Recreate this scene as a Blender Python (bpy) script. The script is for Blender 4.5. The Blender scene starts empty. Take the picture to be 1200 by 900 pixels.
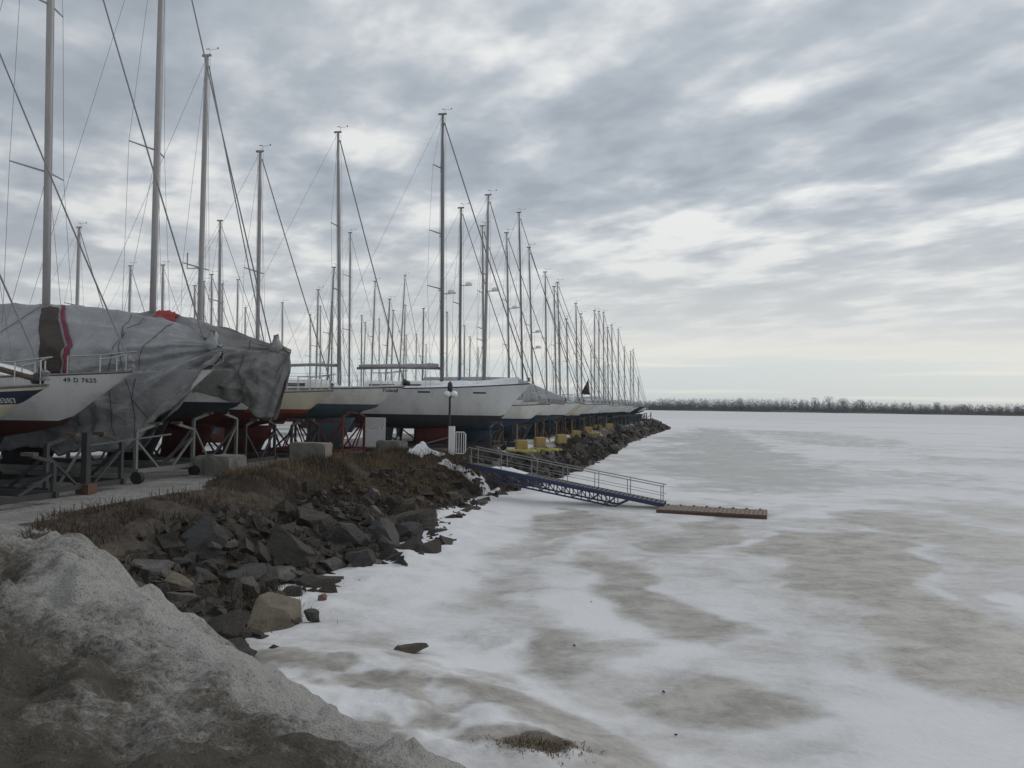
import bpy, math, random
import numpy as np
from mathutils import Vector, Matrix

random.seed(7); RNG = np.random.default_rng(7)
SC = bpy.context.scene
COL = SC.collection

# ------------------------------------------------------------------ camera
F_PX = 950.0; EYE = 3.8; PITCH = math.radians(1.48); ROLL = math.radians(0.9)
_r0 = Vector((1, 0, 0)); _f = Vector((0, math.cos(PITCH), math.sin(PITCH))); _u0 = Vector((0, -math.sin(PITCH), math.cos(PITCH)))
_r = math.cos(ROLL)*_r0 + math.sin(ROLL)*_u0
_u = math.cos(ROLL)*_u0 - math.sin(ROLL)*_r0
cam_d = bpy.data.cameras.new('camera'); cam = bpy.data.objects.new('camera', cam_d); COL.objects.link(cam)
M3 = Matrix((( _r.x, _u.x, -_f.x), (_r.y, _u.y, -_f.y), (_r.z, _u.z, -_f.z)))
cam.matrix_world = Matrix.Translation((0, 0, EYE)) @ M3.to_4x4()
cam_d.sensor_width = 36; cam_d.lens = F_PX/1200*36; cam_d.clip_end = 12000; cam_d.clip_start = 0.05
SC.camera = cam

# ------------------------------------------------------------------ sky, sun, exposure
SUN_EL = math.radians(33); SUN_AZ = math.radians(48)      # azimuth clockwise from +Y: ahead, to the right
world = bpy.data.worlds.new('World'); SC.world = world; world.use_nodes = True
wn = world.node_tree; wn.nodes.clear()
def WN(t, **k):
    n = wn.nodes.new(t)
    for a, b in k.items(): setattr(n, a, b)
    return n
def WM(op, a, b=None, clamp=False):
    n = WN('ShaderNodeMath', operation=op, use_clamp=clamp)
    for i, v in enumerate((a, b)):
        if v is None: continue
        if isinstance(v, (int, float)): n.inputs[i].default_value = v
        else: wn.links.new(v, n.inputs[i])
    return n.outputs[0]
def WMR(v, a, b, c, d, smooth=True):
    n = WN('ShaderNodeMapRange'); n.interpolation_type = 'SMOOTHSTEP' if smooth else 'LINEAR'
    wn.links.new(v, n.inputs[0])
    for i, q in enumerate((a, b, c, d)): n.inputs[i+1].default_value = q
    return n.outputs[0]
def WMIX(f, a, b):
    n = WN('ShaderNodeMix', data_type='RGBA')
    for i, v in ((0, f), (6, a), (7, b)):
        if isinstance(v, (int, float)): n.inputs[i].default_value = v
        elif isinstance(v, tuple): n.inputs[i].default_value = (*v, 1)
        else: wn.links.new(v, n.inputs[i])
    return n.outputs[2]
sky = WN('ShaderNodeTexSky', sky_type='NISHITA'); sky.sun_disc = False
sky.sun_elevation = SUN_EL; sky.sun_rotation = SUN_AZ; sky.air_density = 1.0; sky.dust_density = 2.0
tc = WN('ShaderNodeTexCoord'); sx = WN('ShaderNodeSeparateXYZ'); wn.links.new(tc.outputs['Generated'], sx.inputs[0])
el = sx.outputs[2]
den = WM('ADD', WM('MAXIMUM', el, 0.0), 0.075)
cx = WM('DIVIDE', sx.outputs[0], den); cy = WM('DIVIDE', sx.outputs[1], den)
def clouds(scale, along, detail, off, rot=-25, dist=0.3, rough=0.55):
    c = WN('ShaderNodeCombineXYZ'); wn.links.new(cx, c.inputs[0]); wn.links.new(cy, c.inputs[1])
    m1 = WN('ShaderNodeMapping'); m1.inputs['Rotation'].default_value[2] = math.radians(rot)
    wn.links.new(c.outputs[0], m1.inputs[0])
    m2 = WN('ShaderNodeMapping'); m2.inputs['Scale'].default_value = (1, along, 1); m2.inputs['Location'].default_value = off
    wn.links.new(m1.outputs[0], m2.inputs[0])
    n = WN('ShaderNodeTexNoise'); n.inputs['Scale'].default_value = scale; n.inputs['Detail'].default_value = detail
    n.inputs['Distortion'].default_value = dist; n.inputs['Roughness'].default_value = rough
    wn.links.new(m2.outputs[0], n.inputs['Vector']); return n.outputs[0]
big = clouds(0.75, 0.5, 3, (3.1, 1.7, 0), rot=-24, dist=0.15)
mid = clouds(3.2, 0.62, 4, (15.3, 3.3, 4), rot=-30, dist=0.12, rough=0.5)
fine = clouds(7.5, 0.85, 6, (1.0, 9.0, 2), rot=-34, dist=0.15)
dens = WM('ADD', WM('ADD', WM('MULTIPLY', big, 0.40), WM('MULTIPLY', mid, 0.50)), WM('MULTIPLY', fine, 0.125))
# thinner, brighter cloud away to the right (where the hidden sun is), thicker overhead to the left
lr = WMR(WM('SUBTRACT', sx.outputs[0], WM('MULTIPLY', el, 0.5)), -0.55, 0.55, 0.022, 0.006, False)
thick = WMR(WM('ADD', dens, lr), 0.44, 0.62, 1.0, 0.0, False)          # 1 = bright thin cloud, 0 = thick grey
ramp = WN('ShaderNodeValToRGB'); wn.links.new(thick, ramp.inputs[0])
cr = ramp.color_ramp; cr.elements[0].position = 0.0; cr.elements[0].color = (3.25, 3.62, 4.15, 1)
cr.elements[1].position = 1.0; cr.elements[1].color = (7.3, 7.4, 7.35, 1)
e = cr.elements.new(0.42); e.color = (4.1, 4.5, 4.98, 1)
e = cr.elements.new(0.66); e.color = (5.2, 5.5, 5.85, 1)
e = cr.elements.new(0.82); e.color = (6.2, 6.45, 6.65, 1)
sd = Vector((math.sin(SUN_AZ)*math.cos(SUN_EL), math.cos(SUN_AZ)*math.cos(SUN_EL), math.sin(SUN_EL)))
dp = WN('ShaderNodeVectorMath', operation='DOT_PRODUCT'); wn.links.new(tc.outputs['Generated'], dp.inputs[0]); dp.inputs[1].default_value = sd
glow = WMR(dp.outputs['Value'], 0.2, 1.0, 0.95, 1.10)
cm = WN('ShaderNodeVectorMath', operation='SCALE'); wn.links.new(ramp.outputs[0], cm.inputs[0]); wn.links.new(glow, cm.inputs['Scale'])
hz = WM('MULTIPLY', WMR(el, 0.05, 0.26, 0.85, 0.0), WMR(sx.outputs[0], -0.5, 0.3, 0.5, 1.0))
low = WMIX(hz, cm.outputs[0], (6.7, 6.85, 6.7))
# a low clear strip under the cloud deck, with thin cream bands lying along the horizon
bc = WN('ShaderNodeCombineXYZ'); wn.links.new(WM('MULTIPLY', sx.outputs[0], 2.2), bc.inputs[0]); wn.links.new(WM('MULTIPLY', el, 55.0), bc.inputs[1])
bn = WN('ShaderNodeTexNoise'); bn.inputs['Scale'].default_value = 1.0; bn.inputs['Detail'].default_value = 5; wn.links.new(bc.outputs[0], bn.inputs['Vector'])
band = bn.outputs[0]
edge = WM('ADD', el, WM('MULTIPLY', WM('SUBTRACT', band, 0.5), 0.05))
ns = WN('ShaderNodeVectorMath', operation='MULTIPLY'); wn.links.new(sky.outputs[0], ns.inputs[0]); ns.inputs[1].default_value = (0.5, 0.5, 0.5)
strip = WMIX(0.8, ns.outputs[0], (6.3, 7.1, 7.4))
lowst = WMIX(WM('MULTIPLY', WMR(band, 0.50, 0.64, 0.0, 1.0), 0.75), strip, (8.2, 8.0, 7.2))
cream = WMIX(WM('MULTIPLY', WMR(edge, 0.10, 0.06, 0.0, 1.0), 0.65), low, (8.0, 7.85, 7.2))
fin = WMIX(WM('MULTIPLY', WMR(edge, 0.068, 0.045, 0.0, 1.0), 0.85), cream, lowst)
bg = WN('ShaderNodeBackground'); bg.inputs['Strength'].default_value = 0.1; wn.links.new(fin, bg.inputs[0])
wo = WN('ShaderNodeOutputWorld'); wn.links.new(bg.outputs[0], wo.inputs[0])

sl = bpy.data.lights.new('sun', 'SUN'); sl.energy = 0.75; sl.angle = math.radians(18); sl.color = (1, 0.96, 0.9)
so = bpy.data.objects.new('sun', sl); COL.objects.link(so)
so.rotation_euler = sd.to_track_quat('Z', 'Y').to_euler()
vs = SC.view_settings; vs.view_transform = 'Standard'; vs.look = 'None'; vs.gamma = 1; vs.use_curve_mapping = False; vs.exposure = 0.08

# ------------------------------------------------------------------ helpers
def ray(px, py):
    v = _f + _r*((px-600)/F_PX) - _u*((py-450)/F_PX)
    return v
def at_depth(px, py, d):
    v = ray(px, py); v = v*(d/v.y); return Vector((v.x, v.y, v.z+EYE))
def at_z(px, py, z):
    v = ray(px, py); t = (z-EYE)/v.z; return Vector((v.x*t, v.y*t, z))
def project(p):
    q = Vector((p[0], p[1], p[2]-EYE)); w = q.dot(_f)
    return 600+F_PX*q.dot(_r)/w, 450-F_PX*q.dot(_u)/w

def vnoise(x, y, seed=0):
    xi = np.floor(x).astype(np.int64); yi = np.floor(y).astype(np.int64); fx = x-xi; fy = y-yi
    fx = fx*fx*(3-2*fx); fy = fy*fy*(3-2*fy)
    def h(a, b):
        n = (a*374761393 + b*668265263 + seed*982451653) & 0x7fffffff
        n = ((n ^ (n >> 13))*1274126177) & 0x7fffffff
        n = (n ^ (n >> 16)) & 0xffff
        return n/65535.0
    return (h(xi, yi)*(1-fx)+h(xi+1, yi)*fx)*(1-fy)+(h(xi, yi+1)*(1-fx)+h(xi+1, yi+1)*fx)*fy
def fbm(x, y, octv=4, seed=0):
    s = 0; a = 0.5; t = 0
    for i in range(octv):
        s = s+a*vnoise(x*2**i, y*2**i, seed+i*17); t += a; a *= 0.5
    return s/t
def sstep(a, b, x):
    t = np.clip((x-a)/(b-a), 0, 1); return t*t*(3-2*t)
def pl_dist(x, y, pl):
    best = np.full(x.shape, 1e9)
    for (ax, ay), (bx, by) in zip(pl[:-1], pl[1:]):
        dx, dy = bx-ax, by-ay; L2 = dx*dx+dy*dy
        t = np.clip(((x-ax)*dx+(y-ay)*dy)/L2, 0, 1)
        best = np.minimum(best, np.hypot(x-ax-t*dx, y-ay-t*dy))
    return best
def inside(x, y, poly):
    r = np.zeros(x.shape, bool); n = len(poly)
    for i in range(n):
        ax, ay = poly[i]; bx, by = poly[(i+1) % n]
        c = (ay > y) != (by > y)
        with np.errstate(divide='ignore', invalid='ignore'):
            r ^= c & (x < (bx-ax)*(y-ay)/(by-ay+1e-12)+ax)
    return r
def signed(x, y, poly):
    d = pl_dist(x, y, list(poly)+[poly[0]]); return np.where(inside(x, y, poly), d, -d)

class MB:
    def __init__(s): s.v = []; s.f = []; s.m = []
    def add(s, vs, fs, mi=0):
        o = len(s.v); s.v += [tuple(p) for p in vs]; s.f += [tuple(i+o for i in f) for f in fs]; s.m += [mi]*len(fs)
    def box(s, c, size, rot=None, mi=0, taper=1.0):
        hx, hy, hz = size[0]/2, size[1]/2, size[2]/2; ps = []
        for z in (-1, 1):
            k = taper if z > 0 else 1
            for x, y in ((-1, -1), (1, -1), (1, 1), (-1, 1)):
                p = Vector((x*hx*k, y*hy*k, z*hz))
                if rot is not None: p = rot @ p
                ps.append(p+Vector(c))
        s.add(ps, [(0, 3, 2, 1), (4, 5, 6, 7), (0, 1, 5, 4), (1, 2, 6, 5), (2, 3, 7, 6), (3, 0, 4, 7)], mi)
    def bar(s, a, b, w, h=None, mi=0):
        a = Vector(a); b = Vector(b); d = b-a; L = d.length
        q = d.to_track_quat('X', 'Z').to_matrix()
        s.box((a+b)/2, (L, w, h or w), q, mi)
    def tube(s, pts, r, n=6, mi=0, cap=True, ry=None):
        pts = [Vector(p) for p in pts]; N = len(pts)
        rs = r if isinstance(r, (list, tuple)) else [r]*N
        rings = []
        for i, p in enumerate(pts):
            d = (pts[min(i+1, N-1)]-pts[max(i-1, 0)]).normalized()
            ref = Vector((0, 0, 1)) if abs(d.z) < 0.9 else Vector((0, 1, 0))
            a = d.cross(ref).normalized(); b = d.cross(a).normalized()
            if abs(d.z) >= 0.9: a, b = b, a          # a roughly X for upright tubes
            rings.append([p+a*math.cos(2*math.pi*k/n)*rs[i]+b*math.sin(2*math.pi*k/n)*(rs[i]*(ry or 1)) for k in range(n)])
        vs = [q for R in rings for q in R]; fs = []
        for i in range(N-1):
            for k in range(n):
                fs.append((i*n+k, i*n+(k+1) % n, (i+1)*n+(k+1) % n, (i+1)*n+k))
        if cap: fs.append(tuple(range(n))[::-1]); fs.append(tuple((N-1)*n+k for k in range(n)))
        s.add(vs, fs, mi)
    def lathe(s, c, prof, n=12, mi=0):
        c = Vector(c); vs = []; fs = []
        for (r, z) in prof:
            for k in range(n):
                vs.append(c+Vector((r*math.cos(2*math.pi*k/n), r*math.sin(2*math.pi*k/n), z)))
        for i in range(len(prof)-1):
            for k in range(n): fs.append((i*n+k, i*n+(k+1) % n, (i+1)*n+(k+1) % n, (i+1)*n+k))
        s.add(vs, fs, mi)
    def grid(s, P, mi=0, flip=False):
        R = len(P); C = len(P[0]); vs = [p for row in P for p in row]; fs = []
        for i in range(R-1):
            for j in range(C-1):
                q = (i*C+j, i*C+j+1, (i+1)*C+j+1, (i+1)*C+j); fs.append(q[::-1] if flip else q)
        s.add(vs, fs, mi)
    def build(s, name, mats, parent=None, smooth=False, fix=False):
        me = bpy.data.meshes.new(name); me.from_pydata(s.v, [], s.f)
        for m in (mats if isinstance(mats, (list, tuple)) else [mats]): me.materials.append(m)
        me.polygons.foreach_set('material_index', s.m)
        if smooth: me.polygons.foreach_set('use_smooth', [True]*len(s.f))
        if fix:
            import bmesh
            bm = bmesh.new(); bm.from_mesh(me); bmesh.ops.remove_doubles(bm, verts=bm.verts, dist=0.0008)
            bmesh.ops.recalc_face_normals(bm, faces=bm.faces); bm.to_mesh(me); bm.free()
        me.update()
        o = bpy.data.objects.new(name, me); COL.objects.link(o)
        if parent: o.parent = parent
        return o
def np_mesh(name, V, F, mat, attrs=None, smooth=True):
    me = bpy.data.meshes.new(name); V = np.asarray(V, np.float32); F = np.asarray(F, np.int32)
    me.vertices.add(len(V)); me.vertices.foreach_set('co', V.ravel())
    k = F.shape[1]; me.loops.add(F.size); me.loops.foreach_set('vertex_index', F.ravel())
    me.polygons.add(len(F)); me.polygons.foreach_set('loop_start', np.arange(0, F.size, k, dtype=np.int32))
    me.polygons.foreach_set('loop_total', np.full(len(F), k, np.int32))
    me.polygons.foreach_set('use_smooth', np.full(len(F), smooth))
    for a, val in (attrs or {}).items():
        at = me.attributes.new(a, 'FLOAT', 'POINT'); at.data.foreach_set('value', np.asarray(val, np.float32))
    me.update(calc_edges=True); me.validate()
    if mat: me.materials.append(mat)
    o = bpy.data.objects.new(name, me); COL.objects.link(o); return o
def grid_faces(R, C, keep=None):
    i, j = np.meshgrid(np.arange(R-1), np.arange(C-1), indexing='ij'); a = (i*C+j).ravel()
    F = np.stack([a, a+1, a+C+1, a+C], 1)
    if keep is not None: F = F[keep[F].any(1)]
    return F
def compact(V, F, attrs):
    used = np.unique(F); mp = np.zeros(len(V), np.int64); mp[used] = np.arange(len(used))
    return V[used], mp[F], {k: a[used] for k, a in attrs.items()}
def tag(o, label=None, cat=None, group=None, kind=None):
    for k, v in (('label', label), ('category', cat), ('group', group), ('kind', kind)):
        if v: o[k] = v
    return o
def empty(name, loc, rz=0.0):
    o = bpy.data.objects.new(name, None); COL.objects.link(o); o.location = loc; o.rotation_euler = (0, 0, rz)
    o.empty_display_size = 0.2; return o

# ------------------------------------------------------------------ materials
def NT(name):
    m = bpy.data.materials.new(name); m.use_nodes = True; t = m.node_tree; return m, t, t.nodes['Principled BSDF']
def N(t, typ, **k):
    n = t.nodes.new(typ)
    for a, b in k.items(): setattr(n, a, b)
    return n
def noise(t, scale, detail=5, rough=0.55, coord='Object', vscale=None, dist=0.0):
    c = N(t, 'ShaderNodeTexCoord'); n = N(t, 'ShaderNodeTexNoise')
    n.inputs['Scale'].default_value = scale; n.inputs['Detail'].default_value = detail; n.inputs['Roughness'].default_value = rough
    n.inputs['Distortion'].default_value = dist
    if vscale:
        mp = N(t, 'ShaderNodeMapping'); mp.inputs['Scale'].default_value = vscale
        t.links.new(c.outputs[coord], mp.inputs[0]); t.links.new(mp.outputs[0], n.inputs['Vector'])
    else: t.links.new(c.outputs[coord], n.inputs['Vector'])
    return n.outputs[0]
def mrange(t, v, a, b, c=0.0, d=1.0):
    n = N(t, 'ShaderNodeMapRange'); n.interpolation_type = 'SMOOTHSTEP'; t.links.new(v, n.inputs[0])
    for i, q in enumerate((a, b, c, d)): n.inputs[i+1].default_value = q
    return n.outputs[0]
def mix(t, f, a, b):
    n = N(t, 'ShaderNodeMix', data_type='RGBA')
    for i, v in ((0, f), (6, a), (7, b)):
        if isinstance(v, (int, float)): n.inputs[i].default_value = v
        elif isinstance(v, tuple): n.inputs[i].default_value = (*v, 1)
        else: t.links.new(v, n.inputs[i])
    return n.outputs[2]
def mth(t, op, a, b):
    n = N(t, 'ShaderNodeMath', operation=op)
    for i, v in enumerate((a, b)):
        if isinstance(v, (int, float)): n.inputs[i].default_value = v
        else: t.links.new(v, n.inputs[i])
    return n.outputs[0]
def bump(t, bs, h, strength, dist):
    b = N(t, 'ShaderNodeBump'); b.inputs['Strength'].default_value = strength; b.inputs['Distance'].default_value = dist
    t.links.new(h, b.inputs['Height']); t.links.new(b.outputs[0], bs.inputs['Normal']); return b
def attr(t, name):
    return N(t, 'ShaderNodeAttribute', attribute_name=name).outputs['Fac']
_cache = {}
def paint(name, col, rough=0.4, dirt=0.25, metal=0.0, scale=1.6, vs=(1, 1, 0.25)):
    key = (name, col)
    if key in _cache: return _cache[key]
    m, t, b = NT(name)
    n = noise(t, scale, 6, 0.65, vscale=vs); n2 = noise(t, scale*9, 4)
    f = mth(t, 'MULTIPLY', mrange(t, mth(t, 'ADD', mth(t, 'MULTIPLY', n, 0.75), mth(t, 'MULTIPLY', n2, 0.25)), 0.42, 0.68), dirt)
    c = mix(t, f, col, tuple(x*0.45+0.02 for x in col))
    t.links.new(c, b.inputs['Base Color']); b.inputs['Metallic'].default_value = metal
    t.links.new(mrange(t, n, 0.3, 0.7, rough*0.85, min(1, rough*1.25)), b.inputs['Roughness'])
    _cache[key] = m; return m
WHITE = paint('gelcoat_white', (0.78, 0.78, 0.77), 0.3, 0.5)
OFFW = paint('gelcoat_offwhite', (0.73, 0.72, 0.68), 0.3, 0.45)
CREAM = paint('gelcoat_cream', (0.66, 0.60, 0.47), 0.32, 0.35)
GREYW = paint('gelcoat_grey', (0.66, 0.66, 0.66), 0.3, 0.4)
NAVY = paint('navy_paint', (0.03, 0.04, 0.085), 0.35, 0.3)
BLACK = paint('black_paint', (0.022, 0.022, 0.025), 0.4, 0.3)
DKGREY = paint('antifouling_charcoal', (0.05, 0.052, 0.058), 0.75, 0.5)
TEAL = paint('antifouling_teal', (0.085, 0.125, 0.145), 0.75, 0.5)
BLUE = paint('antifouling_blue', (0.055, 0.085, 0.125), 0.75, 0.5)
DKBLUE = paint('antifouling_dark_blue', (0.03, 0.042, 0.062), 0.75, 0.5)
RED = paint('antifouling_red', (0.105, 0.030, 0.027), 0.75, 0.5)
ORRED = paint('orange_red_paint', (0.25, 0.055, 0.04), 0.6, 0.3)
GREEN = paint('dark_green_paint', (0.02, 0.055, 0.045), 0.4, 0.2)
ALU = paint('mast_aluminium', (0.27, 0.265, 0.27), 0.42, 0.45, 0.25, 2.0, (3, 3, 0.4))
ALUD = paint('mast_aluminium_dark', (0.17, 0.17, 0.175), 0.45, 0.45, 0.25, 2.0, (3, 3, 0.4))
ALUW = paint('mast_painted_white', (0.30, 0.285, 0.29), 0.4, 0.4, 0.0, 2.0, (3, 3, 0.4))
WIRE = paint('rigging_wire', (0.17, 0.17, 0.175), 0.4, 0.2, 0.4)
FURL = paint('furler_extrusion', (0.19, 0.19, 0.195), 0.5, 0.3)
STEEL = paint('stainless_rail', (0.42, 0.42, 0.43), 0.3, 0.3, 0.6)
GLASS = paint('cabin_window', (0.03, 0.032, 0.036), 0.12, 0.1)
CRED = paint('cradle_red', (0.13, 0.03, 0.025), 0.65, 0.6)
CDARK = paint('cradle_dark', (0.035, 0.035, 0.037), 0.7, 0.5)
CWHITE = paint('cradle_galvanised', (0.16, 0.16, 0.155), 0.55, 0.6)
WOOD = paint('weathered_wood', (0.095, 0.075, 0.057), 0.85, 0.6, 0, 3, (0.4, 6, 6))
WOODR = paint('red_brown_timber', (0.13, 0.065, 0.045), 0.85, 0.5, 0, 3, (0.4, 6, 6))
WOODG = paint('grey_planks', (0.25, 0.235, 0.215), 0.85, 0.6, 0, 3, (6, 0.5, 6))
YEL = paint('yellow_block_paint', (0.37, 0.26, 0.10), 0.8, 0.5, 0, 3, (1, 1, 1))
YEL2 = paint('yellow_hose', (0.40, 0.35, 0.08), 0.7, 0.3)
ORANGE = paint('orange_post', (0.20, 0.10, 0.045), 0.7, 0.5)
GBLUE = paint('gangway_blue', (0.025, 0.035, 0.095), 0.5, 0.5)
SAILC = paint('sail_cover', (0.36, 0.355, 0.36), 0.85, 0.4)
BRIGHTB = paint('bright_blue_cloth', (0.03, 0.14, 0.42), 0.7, 0.2)
SIGNW = paint('white_powder_coat', (0.70, 0.70, 0.70), 0.45, 0.2)
RUBBER = paint('rubber', (0.025, 0.025, 0.025), 0.9, 0.3)
TXTD = paint('lettering_dark', (0.05, 0.05, 0.06), 0.5, 0.1)
TXTW = paint('lettering_white', (0.5, 0.5, 0.5), 0.5, 0.1)
TXTB = paint('lettering_blue', (0.03, 0.035, 0.14), 0.5, 0.1)

def tarp_mat(name, c1, c2, rough=0.5):
    m, t, b = NT(name)
    n1 = noise(t, 1.2, 5, 0.6, vscale=(1, 1, 0.6)); n2 = noise(t, 2.6, 4, 0.5, dist=1.6, vscale=(1, 1, 1.4)); n3 = noise(t, 12, 3)
    c = mix(t, mrange(t, n1, 0.35, 0.65), c1, c2)
    c = mix(t, mrange(t, n2, 0.58, 0.75, 0, 0.2), c, tuple(x*0.5 for x in c2))
    t.links.new(c, b.inputs['Base Color']); b.inputs['Roughness'].default_value = rough
    bump(t, b, mth(t, 'ADD', n2, mth(t, 'MULTIPLY', n3, 0.10)), 0.6, 0.09)
    return m
TARP = tarp_mat('silver_tarp', (0.30, 0.305, 0.315), (0.23, 0.235, 0.245), 0.40)
TARPG = tarp_mat('grey_tarp', (0.24, 0.235, 0.23), (0.185, 0.182, 0.18), 0.55)
TARPB = tarp_mat('brown_cloth', (0.065, 0.048, 0.043), (0.045, 0.035, 0.032), 0.9)
TARPR = tarp_mat('red_cloth', (0.34, 0.05, 0.045), (0.24, 0.04, 0.04), 0.8)
TARPM = tarp_mat('maroon_edge', (0.19, 0.035, 0.06), (0.13, 0.03, 0.045), 0.8)

def concrete(name, c1=(0.225, 0.215, 0.195)):
    m, t, b = NT(name)
    n1 = noise(t, 2.2, 8, 0.65); n2 = noise(t, 18, 6, 0.7)
    c = mix(t, mrange(t, n1, 0.3, 0.7), c1, tuple(x*0.6 for x in c1)); c = mix(t, mrange(t, n2, 0.6, 0.75, 0, 0.5), c, (0.1, 0.095, 0.085))
    t.links.new(c, b.inputs['Base Color']); b.inputs['Roughness'].default_value = 0.95; bump(t, b, n2, 0.5, 0.03); return m
CONC = concrete('concrete')

def rock_mat(name, cols):
    m, t, b = NT(name)
    oi = N(t, 'ShaderNodeObjectInfo'); cr = N(t, 'ShaderNodeValToRGB'); t.links.new(oi.outputs['Random'], cr.inputs[0]); cr.color_ramp.interpolation = 'CONSTANT'
    for i, c in enumerate(cols):
        el = cr.color_ramp.elements[i] if i < 2 else cr.color_ramp.elements.new(0)
    for i, c in enumerate(cols):
        cr.color_ramp.elements[i].position = i/len(cols); cr.color_ramp.elements[i].color = (*c, 1)
    n1 = noise(t, 2.5, 8, 0.7); n2 = noise(t, 14, 8, 0.7); n3 = noise(t, 4, 4, 0.5, vscale=(1, 1, 6))
    c = mix(t, mrange(t, n1, 0.4, 0.7, 0, 0.65), cr.outputs[0], (0.05, 0.045, 0.04))
    c = mix(t, mrange(t, n2, 0.62, 0.75, 0, 0.35), c, (0.22, 0.21, 0.19))
    t.links.new(c, b.inputs['Base Color']); b.inputs['Roughness'].default_value = 0.9
    bump(t, b, mth(t, 'ADD', n2, mth(t, 'MULTIPLY', n3, 0.6)), 1.0, 0.08); return m
ROCK = rock_mat('riprap_stone', [(0.065, 0.057, 0.049), (0.085, 0.076, 0.066), (0.105, 0.088, 0.07), (0.06, 0.058, 0.057), (0.14, 0.128, 0.112), (0.075, 0.062, 0.049), (0.055, 0.048, 0.042)])
ROCKP = rock_mat('pier_stone', [(0.10, 0.095, 0.09), (0.14, 0.135, 0.13), (0.12, 0.105, 0.09), (0.18, 0.175, 0.17)])
ROCKT = rock_mat('tan_stone', [(0.215, 0.18, 0.135), (0.20, 0.17, 0.13)])
ROCKG = rock_mat('pale_grey_stone', [(0.19, 0.185, 0.17), (0.165, 0.16, 0.15)])
ROCKB = rock_mat('brown_stone', [(0.12, 0.10, 0.078), (0.11, 0.095, 0.075)])
ROCKD = rock_mat('dark_slate_stone', [(0.07, 0.068, 0.068), (0.085, 0.082, 0.08)])

# ------------------------------------------------------------------ the lie of the land
PAD = 1.6
T_LINE = [(-2.5, -12), (-3.0, 4.5), (-5.2, 8.6), (-7.3, 12), (-8.5, 15.3), (-7.7, 19.3), (-7.0, 24.0), (-6.4, 29.5), (-4.6, 33.6), (-2.4, 34.6), (-0.7, 36.0),
          (0.75, 38.6), (1.8, 43), (3.0, 50), (5.2, 60), (8.2, 74), (10.6, 85), (13.6, 98), (17.4, 113), (21.5, 130), (25.5, 146), (24.5, 152), (18, 156)]
B_LINE = [(-0.5, -12), (-1.2, 4), (-2.3, 8.0), (-3.2, 10.5), (-3.5, 12.9), (-3.7, 15.6), (-2.8, 17.3), (-1.7, 21.6), (-1.7, 26.4), (-0.7, 32.5), (0.3, 34.8), (1.7, 38.0),
          (3.1, 44), (5.2, 53), (7.1, 61), (9.8, 74), (12.3, 85), (15.6, 98), (20.0, 114), (24.6, 131), (28.8, 147), (27.5, 155), (19, 160)]
INL = [(-220, 175), (-220, -12)]
T_POLY = T_LINE + [(0, 158)] + INL; B_POLY = B_LINE + [(0, 163)] + INL
def land(x, y, rough=True):
    x = np.asarray(x, float); y = np.asarray(y, float)
    sT = signed(x, y, T_POLY); sB = signed(x, y, B_POLY)
    t = np.where(sT > 0, 0, np.where(sB < 0, 1, -sT/np.maximum(-sT+sB, 1e-6)))
    z = PAD-(PAD+0.35)*(t**1.15)
    z = np.where(sB < 0, -0.35+np.maximum(sB, -1.5)*0.4, z)
    if rough:
        near = np.clip(1-y/60, 0.15, 1)
        z = z+np.where(t > 0, (fbm(x*1.1, y*1.1, 4, 3)-0.5)*0.9*np.minimum(t*3, 1)*(sB > -1), 0)
        z = z+(fbm(x*0.35+9, y*0.35, 3, 5)-0.5)*0.22*np.clip(sT/3, 0, 1)
        # hump of weeds along the lip
        lip = np.exp(-((sT+0.35)/0.8)**2)*(y > 21)*(y < 36)
        z = z+lip*(0.12+0.35*fbm(x*0.7+3, y*0.7, 3, 8))
    return z, t, sT, sB
def hz1(x, y): return float(land(np.array([x]), np.array([y]))[0][0])
def hit(px, py, lo=5.0, hi=60.0):
    v = ray(px, py); v = v/v.y
    d = np.arange(lo, hi, 0.06); z = land(v.x*d, d)[0]; z = np.maximum(z, 0)
    s = (EYE+v.z*d) < z
    i = int(np.argmax(s)) if s.any() else len(d)-1
    return Vector((v.x*d[i], d[i], float(z[i])))

xs = np.unique(np.concatenate([np.arange(-220, -40, 9.0), np.arange(-40, -16, 1.2), np.arange(-16, 3.5, 0.14), np.arange(3.5, 32, 0.55)]))
ys = np.unique(np.concatenate([np.arange(-12, 4, 1.0), np.arange(4, 40, 0.14), np.arange(40, 70, 0.6), np.arange(70, 176, 1.2)]))
X, Y = np.meshgrid(xs, ys); X = X.ravel(); Y = Y.ravel()
Z, Tt, sT, sB = land(X, Y)
gr = (fbm(X*0.8, Y*0.8, 4, 21)-0.5)
soil = sstep(0.35, -0.15, sT+gr*1.4)
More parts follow.
